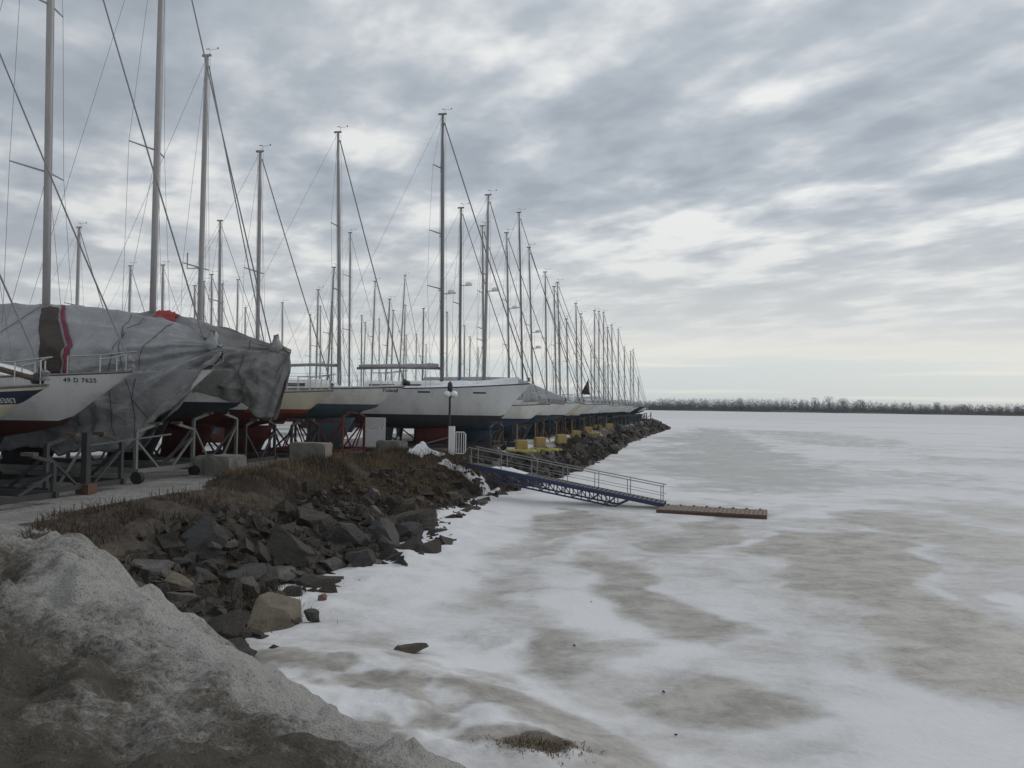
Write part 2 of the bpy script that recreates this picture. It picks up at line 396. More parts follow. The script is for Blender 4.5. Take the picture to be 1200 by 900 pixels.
# settled snow lying on the far part of the yard, and by the gangway
snowm = sstep(0.40, 0.62, fbm(X*0.13+4, Y*0.13+1, 4, 31)+np.clip((-9-X)/14, 0, 0.3)+np.clip((Y-33)/30, -0.2, 0.25)-0.12)*(sT > 0.5)
keep = sB > -2.2
F = grid_faces(len(ys), len(xs), keep)
V = np.stack([X, Y, Z], 1)
V, F, A = compact(V, F, {'soil': soil, 'snow': snowm, 'slope': Tt})
def land_mat():
    m, t, b = NT('yard_gravel_and_bank')
    nf = mth(t, 'ADD', mth(t, 'MULTIPLY', noise(t, 26, 6, 0.75), 0.5), mth(t, 'MULTIPLY', noise(t, 7.5, 6, 0.8), 0.5)); nm = noise(t, 0.9, 7, 0.65); nc = noise(t, 5, 6, 0.7)
    g = mix(t, mrange(t, nf, 0.40, 0.62), (0.14, 0.135, 0.125), (0.38, 0.37, 0.355)); g = mix(t, mrange(t, nm, 0.42, 0.66, 0, 0.6), g, (0.13, 0.125, 0.115))
    s = mix(t, mrange(t, nc, 0.35, 0.65), (0.032, 0.026, 0.02), (0.075, 0.06, 0.045)); s = mix(t, mrange(t, nf, 0.6, 0.7, 0, 0.5), s, (0.11, 0.10, 0.085))
    fs = mrange(t, mth(t, 'ADD', attr(t, 'soil'), mth(t, 'MULTIPLY', mth(t, 'SUBTRACT', nc, 0.5), 0.7)), 0.4, 0.6)
    c = mix(t, fs, g, s)
    fw = mrange(t, mth(t, 'ADD', attr(t, 'snow'), mth(t, 'MULTIPLY', mth(t, 'SUBTRACT', nc, 0.5), 0.6)), 0.42, 0.6)
    c = mix(t, fw, c, mix(t, nm, (0.72, 0.73, 0.76), (0.55, 0.54, 0.52)))
    t.links.new(c, b.inputs['Base Color']); b.inputs['Roughness'].default_value = 0.95
    bump(t, b, mth(t, 'ADD', nf, nc), 0.7, 0.05); return m
g = np_mesh('ground', V, F, land_mat(), A); tag(g, kind='structure')

# ------------------------------------------------------------------ frozen lake
def snow_apron(x, y):
    # wind-packed, trodden snow between the big pile and the ice
    pts = [(-2.2, 10.2), (-1.0, 8.8), (0.3, 7.0), (1.0, 5.0)]
    d = pl_dist(x, y, pts)
    return d
def lake_h(x, y):
    d = snow_apron(x, y)
    ap = sstep(3.2, 0.2, d)
    z = ap*0.38+ap*(fbm(x*1.6, y*1.6, 5, 40)-0.5)*0.30
    sBl = signed(x, y, B_POLY)
    near = sstep(2.2, 0.0, -sBl)*(y < 60)
    z = z+near*(0.10+0.22*(fbm(x*1.2, y*1.2, 4, 44)-0.4))
    z = z+(fbm(x*0.25, y*0.25, 4, 47)-0.5)*0.10*np.clip(1-y/90, 0, 1)
    return z
PATCH = [  # (slush strength, wet, soft metres, pixel outline on the ice)
 (0.62, 0.8, 2.2, [(783, 512), (822, 500), (850, 503), (900, 520), (955, 543), (1010, 562), (960, 577), (880, 579), (815, 572), (772, 548)]),
 (0.45, 0.4, 3.0, [(850, 503), (960, 506), (1100, 520), (1040, 526), (930, 522)]),
 (0.8, 0.1, 0.7, [(612, 607), (680, 598), (738, 610), (720, 622), (690, 628), (655, 640), (628, 628)]),
 (0.85, 0.2, 0.7, [(760, 632), (800, 615), (835, 600), (905, 600), (880, 622), (850, 640), (850, 648), (780, 647)]),
 (0.95, 0.1, 0.5, [(690, 655), (740, 650), (770, 668), (765, 695), (835, 725), (862, 748), (815, 758), (765, 745), (725, 715), (690, 690)]),
 (0.75, 0.1, 0.5, [(600, 735), (660, 735), (690, 752), (760, 760), (745, 800), (700, 820), (650, 800), (615, 770)]),
 (0.4, 0.1, 0.6, [(640, 790), (780, 775), (900, 800), (1000, 870), (980, 905), (800, 905), (700, 840)]),
 (1.0, 0.0, 0.4, [(790, 825), (850, 800), (915, 812), (925, 840), (870, 858), (800, 850)]),
 (1.05, 0.1, 0.9, [(893, 640), (960, 622), (1030, 628), (1080, 655), (1070, 690), (1120, 712), (1210, 745), (1330, 790), (1330, 880), (1200, 830), (1100, 795), (1040, 750), (1010, 722), (960, 690)]),
 (0.7, 0.2, 1.0, [(930, 612), (1040, 600), (1140, 612), (1220, 636), (1330, 650), (1330, 680), (1200, 668), (1110, 650), (1040, 625)]),
 (0.45, 0.2, 1.5, [(1000, 590), (1120, 586), (1260, 600), (1260, 615), (1120, 606)]),
 (0.35, 0.2, 2.5, [(900, 555), (1060, 548), (1200, 560), (1200, 572), (1040, 570)]),
 (0.5, 0.1, 0.8, [(560, 640), (640, 622), (690, 640), (660, 690), (600, 730), (560, 700)]),
 (0.3, 0.0, 1.2, [(470, 720), (560, 650), (590, 600), (640, 590), (640, 640), (560, 740), (500, 790)]),
]
dr = np.concatenate([np.geomspace(3.0, 60, 420), np.geomspace(60.5, 2600, 170), [4000, 7000]])
an = np.radians(np.linspace(-58, 58, 420))
D, AN = np.meshgrid(dr, an, indexing='ij'); X = (D*np.sin(AN)).ravel(); Y = (D*np.cos(AN)).ravel()
X = np.concatenate([X]); Y = np.concatenate([Y])
Z = np.where(D.ravel() < 250, lake_h(X, Y), 0.0)
wx = X+(fbm(X*0.5, Y*0.5, 4, 51)-0.5)*3.4*np.clip(Y/25, 0.5, 3); wy = Y+(fbm(X*0.5+30, Y*0.5, 4, 52)-0.5)*3.4*np.clip(Y/25, 0.5, 3)
slush = np.zeros(len(X)); wet = np.zeros(len(X))
for st, w, soft, pol in PATCH:
    P = [tuple(at_z(px, py, 0.0)[:2]) for px, py in pol]
    q = 1.1*sstep(-soft*1.6, soft*1.2, signed(wx, wy, P))*(0.45+1.15*fbm((wx*.8+wy*.5)*0.55, (wy*.8-wx*.5)*1.3, 5, 57))
    slush = np.maximum(slush, st*q); wet = np.maximum(wet, w*q)
rd = D.ravel()
slush = np.maximum(slush, 0.30*sstep(230, 300, rd)*sstep(4000, 700, rd))
slush = np.maximum(slush, 0.35*sstep(0.55, 0.75, fbm(X*0.05, Y*0.12, 4, 61))*sstep(35, 60, rd))
slush = np.maximum(slush, 0.5*sstep(0.46, 0.72, fbm(wx*0.45+50, wy*0.28, 5, 63))*sstep(60, 25, rd))
slush = np.maximum(slush, 0.14+0.36*sstep(0.3, 0.75, fbm(wx*0.22+5, wy*0.16, 4, 69))*sstep(200, 40, rd))  # general slush mottling; base raised to paint the lens darkening into the ice colour
slush = slush*(0.72+0.55*fbm(wx*0.9+11, wy*0.55, 4, 67))
ap = snow_apron(X, Y); apd = sstep(3.6, 1.0, ap)
slush = np.maximum(slush, apd*(0.28+0.72*sstep(0.38, 0.70, fbm(X*1.3, Y*1.3, 5, 65)))*0.95)
# strip of bare dirty ground ice along the foot of the bank at the bottom of the picture
foot = [tuple(at_z(px, py, 0.1)[:2]) for px, py in [(560, 820), (640, 850), (720, 890), (800, 960)]]
slush = np.maximum(slush, 0.95*sstep(0.9, 0.1, pl_dist(wx*0.4+X*0.6, wy*0.4+Y*0.6, foot)))
# a refrozen crack wandering over the ice to the right
ck = [tuple(at_z(px, py, 0.0)[:2]) for px, py in [(935, 640), (1010, 660), (1070, 682), (1085, 705), (1130, 722), (1205, 750), (1330, 775)]]
slush = np.maximum(slush, 0.85*sstep(0.16, 0.02, pl_dist(X+(wx-X)*.25, Y+(wy-Y)*.25, ck)))
_c = at_z(632, 900, 0.15); earth = sstep(0.75, 0.25, np.hypot((wx*.3+X*.7)-_c.x, ((wy*.3+Y*.7)-_c.y)*1.5))
F = grid_faces(len(dr), len(an))
def ice_mat():
    m, t, b = NT('snow_covered_ice')
    n1 = noise(t, 0.9, 7, 0.65, vscale=(0.9, 1.1, 1), dist=0.5); n2 = noise(t, 7, 6, 0.7); n3 = noise(t, 45, 3, 0.6); n4 = noise(t, 0.16, 5, 0.6)
    s = attr(t, 'slush')
    f = mth(t, 'ADD', s, mth(t, 'ADD', mth(t, 'MULTIPLY', mth(t, 'SUBTRACT', n1, 0.5), 0.70), mth(t, 'MULTIPLY', mth(t, 'SUBTRACT', n2, 0.5), 0.22)))
    fm = mrange(t, f, 0.12, 0.85)
    base = mix(t, n4, (0.75, 0.755, 0.77), (0.64, 0.64, 0.65)); base = mix(t, mrange(t, n3, 0.6, 0.75, 0, 0.25), base, (0.5, 0.49, 0.47))
    ns_ = noise(t, 1.1, 8, 0.72, vscale=(0.9, 1.1, 1), dist=0.25)
    sl = mix(t, mrange(t, mth(t, 'ADD', mth(t, 'MULTIPLY', ns_, 0.8), mth(t, 'MULTIPLY', n2, 0.2)), 0.38, 0.66), (0.42, 0.397, 0.365), (0.20, 0.183, 0.16))
    sl = mix(t, attr(t, 'wet'), sl, (0.37, 0.38, 0.365))
    c = mix(t, fm, base, sl); c = mix(t, mrange(t, mth(t, 'ADD', attr(t, 'earth'), mth(t, 'MULTIPLY', mth(t, 'SUBTRACT', n2, 0.5), 1.2)), 0.45, 0.8), c, (0.075, 0.058, 0.042)); t.links.new(c, b.inputs['Base Color'])
    t.links.new(mrange(t, fm, 0.3, 1.0, 0.9, 0.55), b.inputs['Roughness'])
    bump(t, b, mth(t, 'ADD', n2, mth(t, 'MULTIPLY', n1, 0.8)), 0.35, 0.06); return m
ice = np_mesh('frozen_lake', np.stack([X, Y, Z], 1), F, ice_mat(), {'slush': slush, 'wet': wet, 'earth': earth}); tag(ice, kind='structure')

# ------------------------------------------------------------------ dirty snow pile in the foreground
crest_px = [(-60, 690, 6.6), (0, 655, 6.8), (40, 642, 7.0), (85, 639, 7.0), (125, 655, 6.9), (170, 690, 6.7), (225, 730, 6.45), (280, 768, 6.2), (340, 801, 5.95), (400, 835, 5.7), (460, 868, 5.45), (510, 900, 5.2), (600, 960, 4.7)]
ctrl = []; crest = []
for px, py, d in crest_px:
    p = at_depth(px, py, d); crest.append((p.x, p.y)); ctrl.append(tuple(p))
for (x, y, z) in list(ctrl):
    ctrl.append((x+1.25, y+1.25, z-1.55)); ctrl.append((x+2.2, y+2.2, z-2.6))
ctrl += [(-2.6, 3.5, 2.22), (-1.9, 3.5, 2.2), (-1.2, 3.5, 2.12), (-0.5, 3.5, 1.92), (0.1, 3.3, 1.75), (0, 1.8, 1.95), (0, 0, 2.15), (-2.5, 0, 2.3), (-4.5, 3.2, 2.35), (-5, 0, 2.35), (1.4, 3.0, 1.0), (1.8, 1.5, 1.0), (1.6, -1, 1.2), (-6, 5.5, 2.1), (-8, 4, 1.7), (-7, 8, 1.5), (-2.2, 5.2, 2.12), (-3.2, 5.2, 2.3), (-1.3, 4.7, 1.95)]
C = np.array(ctrl)
def tps(r): return np.where(r > 1e-9, r*r*np.log(np.maximum(r, 1e-9)), 0)
Kd = tps(np.hypot(C[:, None, 0]-C[None, :, 0], C[:, None, 1]-C[None, :, 1]))+np.eye(len(C))*0.02
Pm = np.c_[np.ones(len(C)), C[:, :2]]
sol = np.linalg.solve(np.block([[Kd, Pm], [Pm.T, np.zeros((3, 3))]]), np.r_[C[:, 2], 0, 0, 0])
def pile(x, y):
    K = tps(np.hypot(x[:, None]-C[None, :, 0], y[:, None]-C[None, :, 1]))
    return K @ sol[:-3]+sol[-3]+sol[-2]*x+sol[-1]*y
xs = np.arange(-8.5, 2.6, 0.045); ys = np.arange(-1.5, 9.6, 0.045)
X, Y = np.meshgrid(xs, ys); X = X.ravel(); Y = Y.ravel()
Z = pile(X, Y); cd = pl_dist(X, Y, crest)
nearside = np.clip(cd/1.0, 0.2, 1)
Z = Z+(fbm(X*1.1, Y*1.1, 4, 71)-0.5)*0.34*nearside+(fbm(X*4.5, Y*4.5, 5, 73)-0.5)*0.34+(fbm(X*14, Y*14, 3, 74)-0.5)*0.06*np.clip(nearside+0.2, 0, 1)+(np.abs(fbm(X*2.2+7, Y*2.2, 4, 75)-0.5))*-0.30*nearside
side = cd
dirt = np.clip(0.10+sstep(0.05, 1.5, side)*0.92+(fbm(X*0.9, Y*0.9, 4, 77)-0.5)*1.7+(fbm(X*5, Y*5, 3, 78)-0.5)*0.5, 0, 1)
dirt = np.where(np.hypot(X, Y) < 2.8, np.maximum(dirt, 0.6), dirt)
lz = np.maximum(land(X, Y, False)[0], 0)
keep = Z > lz-0.5
F = grid_faces(len(ys), len(xs), keep)
V, F, A = compact(np.stack([X, Y, Z], 1), F, {'dirt': dirt})
def pile_mat():
    m, t, b = NT('dirty_snow')
    n1 = noise(t, 3.6, 8, 0.75, dist=0.15); n2 = noise(t, 20, 7, 0.78, dist=0.2); n3 = noise(t, 70, 3, 0.7); n4 = noise(t, 9, 5, 0.7)
    f = mth(t, 'ADD', attr(t, 'dirt'), mth(t, 'ADD', mth(t, 'MULTIPLY', mth(t, 'SUBTRACT', n1, 0.5), 1.2), mth(t, 'MULTIPLY', mth(t, 'SUBTRACT', n2, 0.5), 1.5)))
    fm = mrange(t, f, 0.1, 0.95)
    c = mix(t, fm, (0.66, 0.64, 0.605), (0.14, 0.124, 0.095))
    c = mix(t, mrange(t, n3, 0.55, 0.66, 0, 0.75), c, (0.05, 0.045, 0.038))
    c = mix(t, mrange(t, n4, 0.64, 0.74, 0, 0.4), c, (0.56, 0.55, 0.54))
    t.links.new(c, b.inputs['Base Color']); b.inputs['Roughness'].default_value = 0.93
    bump(t, b, mth(t, 'ADD', mth(t, 'ADD', n2, n4), mth(t, 'MULTIPLY', n3, 0.45)), 1.0, 0.09); return m
sp = np_mesh('snow_pile', V, F, pile_mat(), A); tag(sp, kind='structure')

# snow heaps by the gangway
def heap(name, outline, hgt, mat, seed, base=None):
    P = [tuple(hit(px, py, 20)[:2]) for px, py, zz in outline]
    a = np.array(P); x0, y0 = a.min(0)-0.3; x1, y1 = a.max(0)+0.3
    nx = int((x1-x0)/0.07)+2; ny = int((y1-y0)/0.07)+2
    X, Y = np.meshgrid(np.linspace(x0, x1, nx), np.linspace(y0, y1, ny)); X = X.ravel(); Y = Y.ravel()
    s = signed(X+(fbm(X*3, Y*3, 3, seed)-.5)*0.5, Y+(fbm(X*3+9, Y*3, 3, seed)-.5)*0.5, P)
    Z = np.maximum(land(X, Y)[0], -0.02)+sstep(-0.12, 0.55, s)*hgt*(0.35+1.1*fbm(X*2.4, Y*2.4, 4, seed+1))-0.05-0.25*sstep(-0.05, -0.3, s)
    F = grid_faces(ny, nx, s > -0.25); V, F, A = compact(np.stack([X, Y, Z], 1), F, {'dirt': np.zeros(len(X))})
    o = np_mesh(name, V, F, mat, A); tag(o, kind='structure'); return o
def clean_snow():
    m, t, b = NT('melting_snow'); n1 = noise(t, 3, 7, 0.7); n2 = noise(t, 22, 5, 0.7)
    c = mix(t, mrange(t, n1, 0.45, 0.75, 0, 0.7), (0.80, 0.81, 0.84), (0.42, 0.40, 0.37)); t.links.new(c, b.inputs['Base Color'])
    b.inputs['Roughness'].default_value = 0.9; bump(t, b, mth(t, 'ADD', n1, n2), 0.7, 0.07); return m
SNOWM = clean_snow()
heap('snow_heap', [(478, 533, PAD), (488, 528.5, PAD), (504, 528.5, PAD), (519, 530, PAD), (520, 534, PAD), (497, 536, PAD)], 0.50, SNOWM, 91)
heap('snow_bank', [(500, 538, PAD), (522, 538, PAD), (545, 546, 1.4), (566, 560, 0.6), (592, 577, 0.1), (578, 588, 0.0), (558, 570, 0.6), (530, 554, 1.2)], 0.22, SNOWM, 95)

# ------------------------------------------------------------------ rocks
import bmesh
def rock_mesh(name, seed, flat=1.0, mat=None):
    r = random.Random(seed); bm = bmesh.new()
    bmesh.ops.create_cube(bm, size=1.0)
    for _ in range(r.randint(12, 17)):
        n = Vector((r.gauss(0, 1), r.gauss(0, 1), r.gauss(0, 1))).normalized()
        d = r.uniform(0.25, 0.52)
        g = bmesh.ops.bisect_plane(bm, geom=bm.verts[:]+bm.edges[:]+bm.faces[:], plane_co=n*d, plane_no=n, clear_outer=True)
        ed = [e for e in g['geom_cut'] if isinstance(e, bmesh.types.BMEdge)]
        if ed: bmesh.ops.edgeloop_fill(bm, edges=ed)
    bmesh.ops.bevel(bm, geom=bm.edges[:], offset=0.03, segments=2, affect='EDGES', profile=0.6)
    bmesh.ops.triangulate(bm, faces=bm.faces[:])
    bmesh.ops.subdivide_edges(bm, edges=[e for e in bm.edges if e.calc_length() > 0.15], cuts=2, use_grid_fill=True)
    co = np.array([v.co[:] for v in bm.verts]); k = fbm(co[:, 0]*4+seed, co[:, 1]*4+co[:, 2]*3, 4, seed)-0.5
    for v, q in zip(bm.verts, k): v.co *= 1+q*0.30; v.co.z *= flat
    me = bpy.data.meshes.new(name); bm.to_mesh(me); bm.free(); me.materials.append(mat or ROCK)
    for p in me.polygons: p.use_smooth = False
    return me
RM = [rock_mesh('boulder', 100+i, random.Random(i).uniform(0.5, 0.85)) for i in range(9)]
RP = [rock_mesh('boulder', 200+i, random.Random(i).uniform(0.55, 0.9), ROCKP) for i in range(6)]
def put_rock(name, me, loc, s, rot, label, group=None):
    o = bpy.data.objects.new(name, me); COL.objects.link(o); o.location = loc; o.scale = s; o.rotation_euler = rot
    tag(o, label, 'rock', group); return o
special = []
def sp_rock(px, py, wpx, asp, mat, label, tilt=(0, 0), seed=1, yaw=0.0, thick=0.45, lift=0.0):
    p = hit(px, py); p.z = max(p.z, float(lake_h(np.array([p.x]), np.array([p.y]))[0])); s = wpx/F_PX*p.y*0.92
    me = rock_mesh('boulder', seed, thick, mat)
    put_rock('boulder', me, (p.x, p.y, p.z+lift), (s, s*asp, s*0.9), (math.radians(tilt[0]), math.radians(tilt[1]), math.radians(yaw)), label)
    special.append((p.x, p.y, s*0.6))
    if wpx > 80: special.append((p.x*0.93, p.y*0.93, s*0.5)); special.append((p.x+.3, p.y-.5, s*.5))
sp_rock(322, 742, 100, 0.95, ROCKT, 'large tan flat slab at the foot of the bank, lowest big rock', (34, 6), 11, 15, 0.34, 0.16)
sp_rock(328, 686, 44, 0.8, ROCKG, 'pale grey flat stone just above the large tan slab', (12, 4), 12, 40, 0.4, 0.12)
sp_rock(285, 683, 62, 0.8, ROCKD, 'grooved slate grey block left of the pale flat stone', (22, -14), 13, 10, 0.7, 0.1)
sp_rock(238, 643, 66, 0.75, ROCKD, 'big dark slate slab leaning on the left of the riprap', (38, 28), 14, -30, 0.5, 0.15)
sp_rock(212, 692, 50, 0.8, ROCKT, 'tan flat stone peeking over the edge of the dirty snow pile', (18, 18), 15, 20, 0.4, 0.1)
sp_rock(170, 676, 56, 0.7, ROCKG, 'long grey stone just behind the crest of the dirty snow pile', (20, 10), 16, 10, 0.4, 0.08)
sp_rock(338, 652, 80, 0.7, ROCK, 'massive brown grey block tilted over a dark hollow in mid bank', (28, 22), 17, -15, 0.55, 0.2)
sp_rock(372, 622, 54, 0.8, ROCK, 'squat brown boulder below the weeds, above the tilted block', (20, 5), 18, 25, 0.6, 0.12)
sp_rock(446, 636, 62, 0.9, ROCKD, 'dark squarish boulder standing at the right foot of the near bank', (30, 8), 19, -20, 0.8, 0.2)
sp_rock(412, 634, 56, 0.5, ROCKD, 'tall dark slab leaning left beside the squarish boulder', (48, 30), 20, 35, 0.6, 0.15)
sp_rock(482, 614, 66, 0.45, ROCK, 'long flat dark ledge stone near the right end of the near bank', (10, -6), 21, -8, 0.5, 0.1)
sp_rock(424, 672, 42, 0.9, ROCK, 'grey triangular rock on the snow edge below the squarish boulder', (20, -10), 22, 5, 0.7, 0.1)
sp_rock(388, 668, 34, 0.7, ROCKG, 'rounded grey rock standing on end by the snow edge', (50, 10), 23, 60, 0.8, 0.12)
sp_rock(440, 584, 22, 0.8, ROCKG, 'pale rock poking out of the dark weeds high on the bank', (30, 20), 24, 15, 0.8, 0.1)
sp_rock(252, 660, 20, 0.5, ROCKG, 'small pale stone lying on the big slate slab', (20, 20), 25, 40, 0.4, 0.3)
sp_rock(478, 776, 52, 0.62, ROCKB, 'lone flat dark rock lying on the snow away from the bank', (10, -3), 26, 20, 0.26, 0.03)
sp_rock(378, 714, 18, 0.7, paint('reddish_stone', (0.17, 0.09, 0.065), 0.9, 0.4), 'small reddish stone at the snow edge beside the tan slab', (10, 0), 27, 10, 0.5, 0.05)
sp_rock(366, 738, 40, 0.4, ROCKD, 'thin dark shard propped against the right side of the tan slab', (30, 30), 28, 70, 0.5, 0.1)
r = random.Random(3)
cand = []
def TLOW(y): return 0.0
def scatter(n, y0, y1, t0, t1, smin, smax, x0, x1, sep, meshes, label, group, power=1.0, sink=0.0, tl=TLOW):
    k = 0; tries = 0
    while k < n and tries < 20000:
        tries += 1
        y = y0+(y1-y0)*r.random()**power; x = r.uniform(x0(y), x1(y))
        _, t, a, b = land(np.array([x]), np.array([y]))
        if not (t0+tl(y) <= t[0] <= t1) or b[0] < -0.15: continue
        s = smin+(smax-smin)*r.random()**1.6
        if any((x-q[0])**2+(y-q[1])**2 < ((s*0.5+q[2])*sep)**2 for q in special+cand): continue
        cand.append((x, y, s*0.5)); z = hz1(x, y)
        put_rock('boulder', r.choice(meshes), (x, y, max(z, -0.05)+s*0.12-sink), (s*r.uniform(0.9, 1.35), s*r.uniform(0.7, 1.1), s*r.uniform(0.7, 1.1)),
                 (r.uniform(-0.5, 0.7), r.uniform(-0.5, 0.5), r.uniform(0, 6.28)), label, group); k += 1
    return k
scatter(165, 9.5, 33, 0.34, 0.99, 0.30, 0.85, lambda y: -9, lambda y: 0.2, 0.40, RM, 'dark angular boulder in the riprap of the near bank', 'riprap boulders of the near bank', 1.2, 0.05, lambda y: float(np.interp(y, [10, 17, 23, 29, 34], [0, 0.02, .16, .34, .42])))
xb = lambda y: float(np.interp(y, [p[1] for p in T_LINE[10:21]], [p[0] for p in T_LINE[10:21]]))
scatter(44, 33.5, 48, 0.12, 1.0, 0.25, 0.7, lambda y: xb(y)-0.4, lambda y: xb(y)+3, 0.55, RP, 'grey boulder of the rock slope behind the gangway', 'boulders of the slope behind the gangway')
scatter(85, 47, 152, 0.05, 1.0, 0.45, 1.15, lambda y: xb(y)-0.4, lambda y: xb(y)+4, 0.5, RP, 'grey boulder along the long rock edge of the pier', 'boulders edging the far pier', 1.3)
# loose small stones: one mass
mb_v = []; mb_f = []; off = 0
base = []
for i in range(5):
    me = rock_mesh('tmp', 300+i, 0.7); me.calc_loop_triangles()
    base.append((np.array([v.co[:] for v in me.vertices]), np.array([l.vertices[:] for l in me.loop_triangles]))); bpy.data.meshes.remove(me)
# simplified stones for the rubble: convex octahedral chips
def chip(rr):
    v = np.array([(1, 0, 0), (-1, 0, 0), (0, 1, 0), (0, -1, 0), (0, 0, 1), (0, 0, -1), (.7, .7, .2), (-.6, .6, -.3), (.6, -.7, -.2)])*0.5
    return v
OCT_F = [(0, 2, 4), (2, 1, 4), (1, 3, 4), (3, 0, 4), (2, 0, 5), (1, 2, 5), (3, 1, 5), (0, 3, 5)]
BOX_F = [(0, 1, 2), (0, 2, 3), (7, 6, 5), (7, 5, 4), (0, 4, 5), (0, 5, 1), (1, 5, 6), (1, 6, 2), (2, 6, 7), (2, 7, 3), (3, 7, 4), (3, 4, 0)]
cnt = 0
while cnt < 4200:
    y = r.uniform(9, 60) if cnt < 3300 else r.uniform(60, 150); x = r.uniform(-10, 3) if y < 36 else xb(min(y, 146))+r.uniform(-0.6, 3.2)
    z, t, a, b = land(np.array([x]), np.array([y]))
    if b[0] < -0.08 or t[0] < 0.3: continue
    s = r.uniform(0.10, 0.24)*(1 if y < 45 else 2)*(1.75 if r.random() < .22 else 1)
    v = np.array([(1, 1, .6), (-1, 1, .6), (-1, -1, .6), (1, -1, .6), (1, 1, -.6), (-1, 1, -.6), (-1, -1, -.6), (1, -1, -.6)])*0.42*s
    v *= np.array([r.uniform(.7, 1.4), r.uniform(.7, 1.4), r.uniform(.6, 1)]); v += (RNG.random(v.shape)-.5)*0.5*s
    ca, sa = math.cos(r.random()*6.28), math.sin(r.random()*6.28); R_ = np.array(Matrix.Rotation(r.random()*6.28, 3, Vector((r.random(), r.random(), r.random()+.1)).normalized()))
    v = v @ R_.T+np.array([x, y, max(z[0], -0.02)+s*0.15])
    mb_v.append(v); mb_f.append(np.array(BOX_F)+off); off += 8; cnt += 1
rub = np_mesh('rubble', np.concatenate(mb_v), np.concatenate(mb_f), ROCK, smooth=False)
tag(rub, 'loose small stones lying between the boulders of the bank', 'rubble', kind='stuff')

# ------------------------------------------------------------------ dead grass and weeds on the bank
def blades(name, pts, hmin, hmax, wid, lean, label, mat, clump=1, bend=0.12):
    n = len(pts); P = np.asarray(pts)
    h = hmin+(hmax-hmin)*RNG.random(n)**1.6; az = RNG.random(n)*6.283; ln = lean*RNG.random(n); w = wid*(0.6+0.8*RNG.random(n))
    fa = RNG.random(n)*6.283
    dx = np.cos(fa)*w; dy = np.sin(fa)*w
    tip = P+np.stack([np.cos(az)*ln*h, np.sin(az)*ln*h, h*np.sqrt(np.maximum(0.15, 1-ln*ln*0.5))], 1)
    mid = P*0.45+tip*0.55+np.stack([0*h, 0*h, 0.12*h], 1)
    o4 = np.stack([dx, dy, 0*dx], 1)
    Vv = np.stack([P-o4, P+o4, mid+o4*0.7, mid-o4*0.7, tip], 1).reshape(-1, 3)
    b0 = np.arange(n)*5
    F4 = np.concatenate([np.stack([b0, b0+1, b0+2], 1), np.stack([b0, b0+2, b0+3], 1), np.stack([b0+3, b0+2, b0+4], 1)])
    shade = np.repeat(RNG.random(n), 5)
    tone = np.repeat(fbm(P[:, 0]*0.45, P[:, 1]*0.45, 3, 83), 5)
    o = np_mesh(name, Vv, F4, mat, {'shade': shade, 'tone': tone}, smooth=False); tag(o, label, 'dead grass', kind='stuff'); return o
def grass_mat():
    m, t, b = NT('dead_grass'); s = attr(t, 'shade'); q = attr(t, 'tone')
    c = mix(t, s, (0.04, 0.03, 0.022), (0.10, 0.076, 0.052)); d = mix(t, s, (0.075, 0.052, 0.028), (0.22, 0.16, 0.09))
    t.links.new(mix(t, mrange(t, q, 0.44, 0.66), c, d), b.inputs['Base Color']); b.inputs['Roughness'].default_value = 1.0; return m
GRASS = grass_mat()
n0 = 260000
x = RNG.uniform(-10.5, 0.2, n0); y = RNG.uniform(11, 36.5, n0)
z, t, a, b = land(x, y)
wgt = sstep(0.5, -0.1, a)*sstep(0.85, 0.38, t-0.30*sstep(20, 27, y)+(fbm(x*0.8, y*0.8, 3, 86)-0.5)*0.7)*(b > 0)*np.where(y > 21, 1.0, 0.55)*sstep(0.40, 0.52, fbm(x*0.9+20, y*0.9, 3, 88)+np.where(y > 22, 0.2, 0.03))*np.where((y < 21) & (a > 0.1), 0.0, 1.0)
k = RNG.random(n0) < wgt*0.75
P = np.stack([x, y, z-0.02], 1)[k][:80000]
blades('dead_grass', P, 0.06, 0.30, 0.008, 1.5, 'brown dead grass and weeds covering the upper bank', GRASS)
kk = RNG.random(n0) < wgt*0.03
P = np.stack([x, y, z-0.02], 1)[kk & (y > 20)][:2600]
blades('dead_grass', P, 0.25, 0.60, 0.006, 0.9, 'taller dead weed stalks standing up along the upper bank', GRASS)
pts = []
for (px, py, spr, num) in [(290, 712, 0.45, 900), (305, 690, 0.3, 400), (270, 735, 0.25, 300)]:
    c = hit(px, py)
    for _ in range(num):
        xx = c.x+r.gauss(0, spr); yy = c.y+r.gauss(0, spr); pts.append((xx, yy, max(hz1(xx, yy), 0)))
blades('dead_grass', pts, 0.12, 0.40, 0.006, 1.3, 'dark twiggy weeds in the hollow beside the large tan slab', GRASS)
pts = []
c0 = at_z(630, 905, 0.15)
for _ in range(1700):
    xx = c0.x+r.gauss(0, 0.24); yy = c0.y+r.gauss(0, 0.15); pts.append((xx, yy, float(lake_h(np.array([xx]), np.array([yy]))[0])-0.03))
blades('dead_grass', pts, 0.02, 0.09, 0.007, 1.9, 'clump of dead weeds poking out of the snow at the bottom of the picture', GRASS)

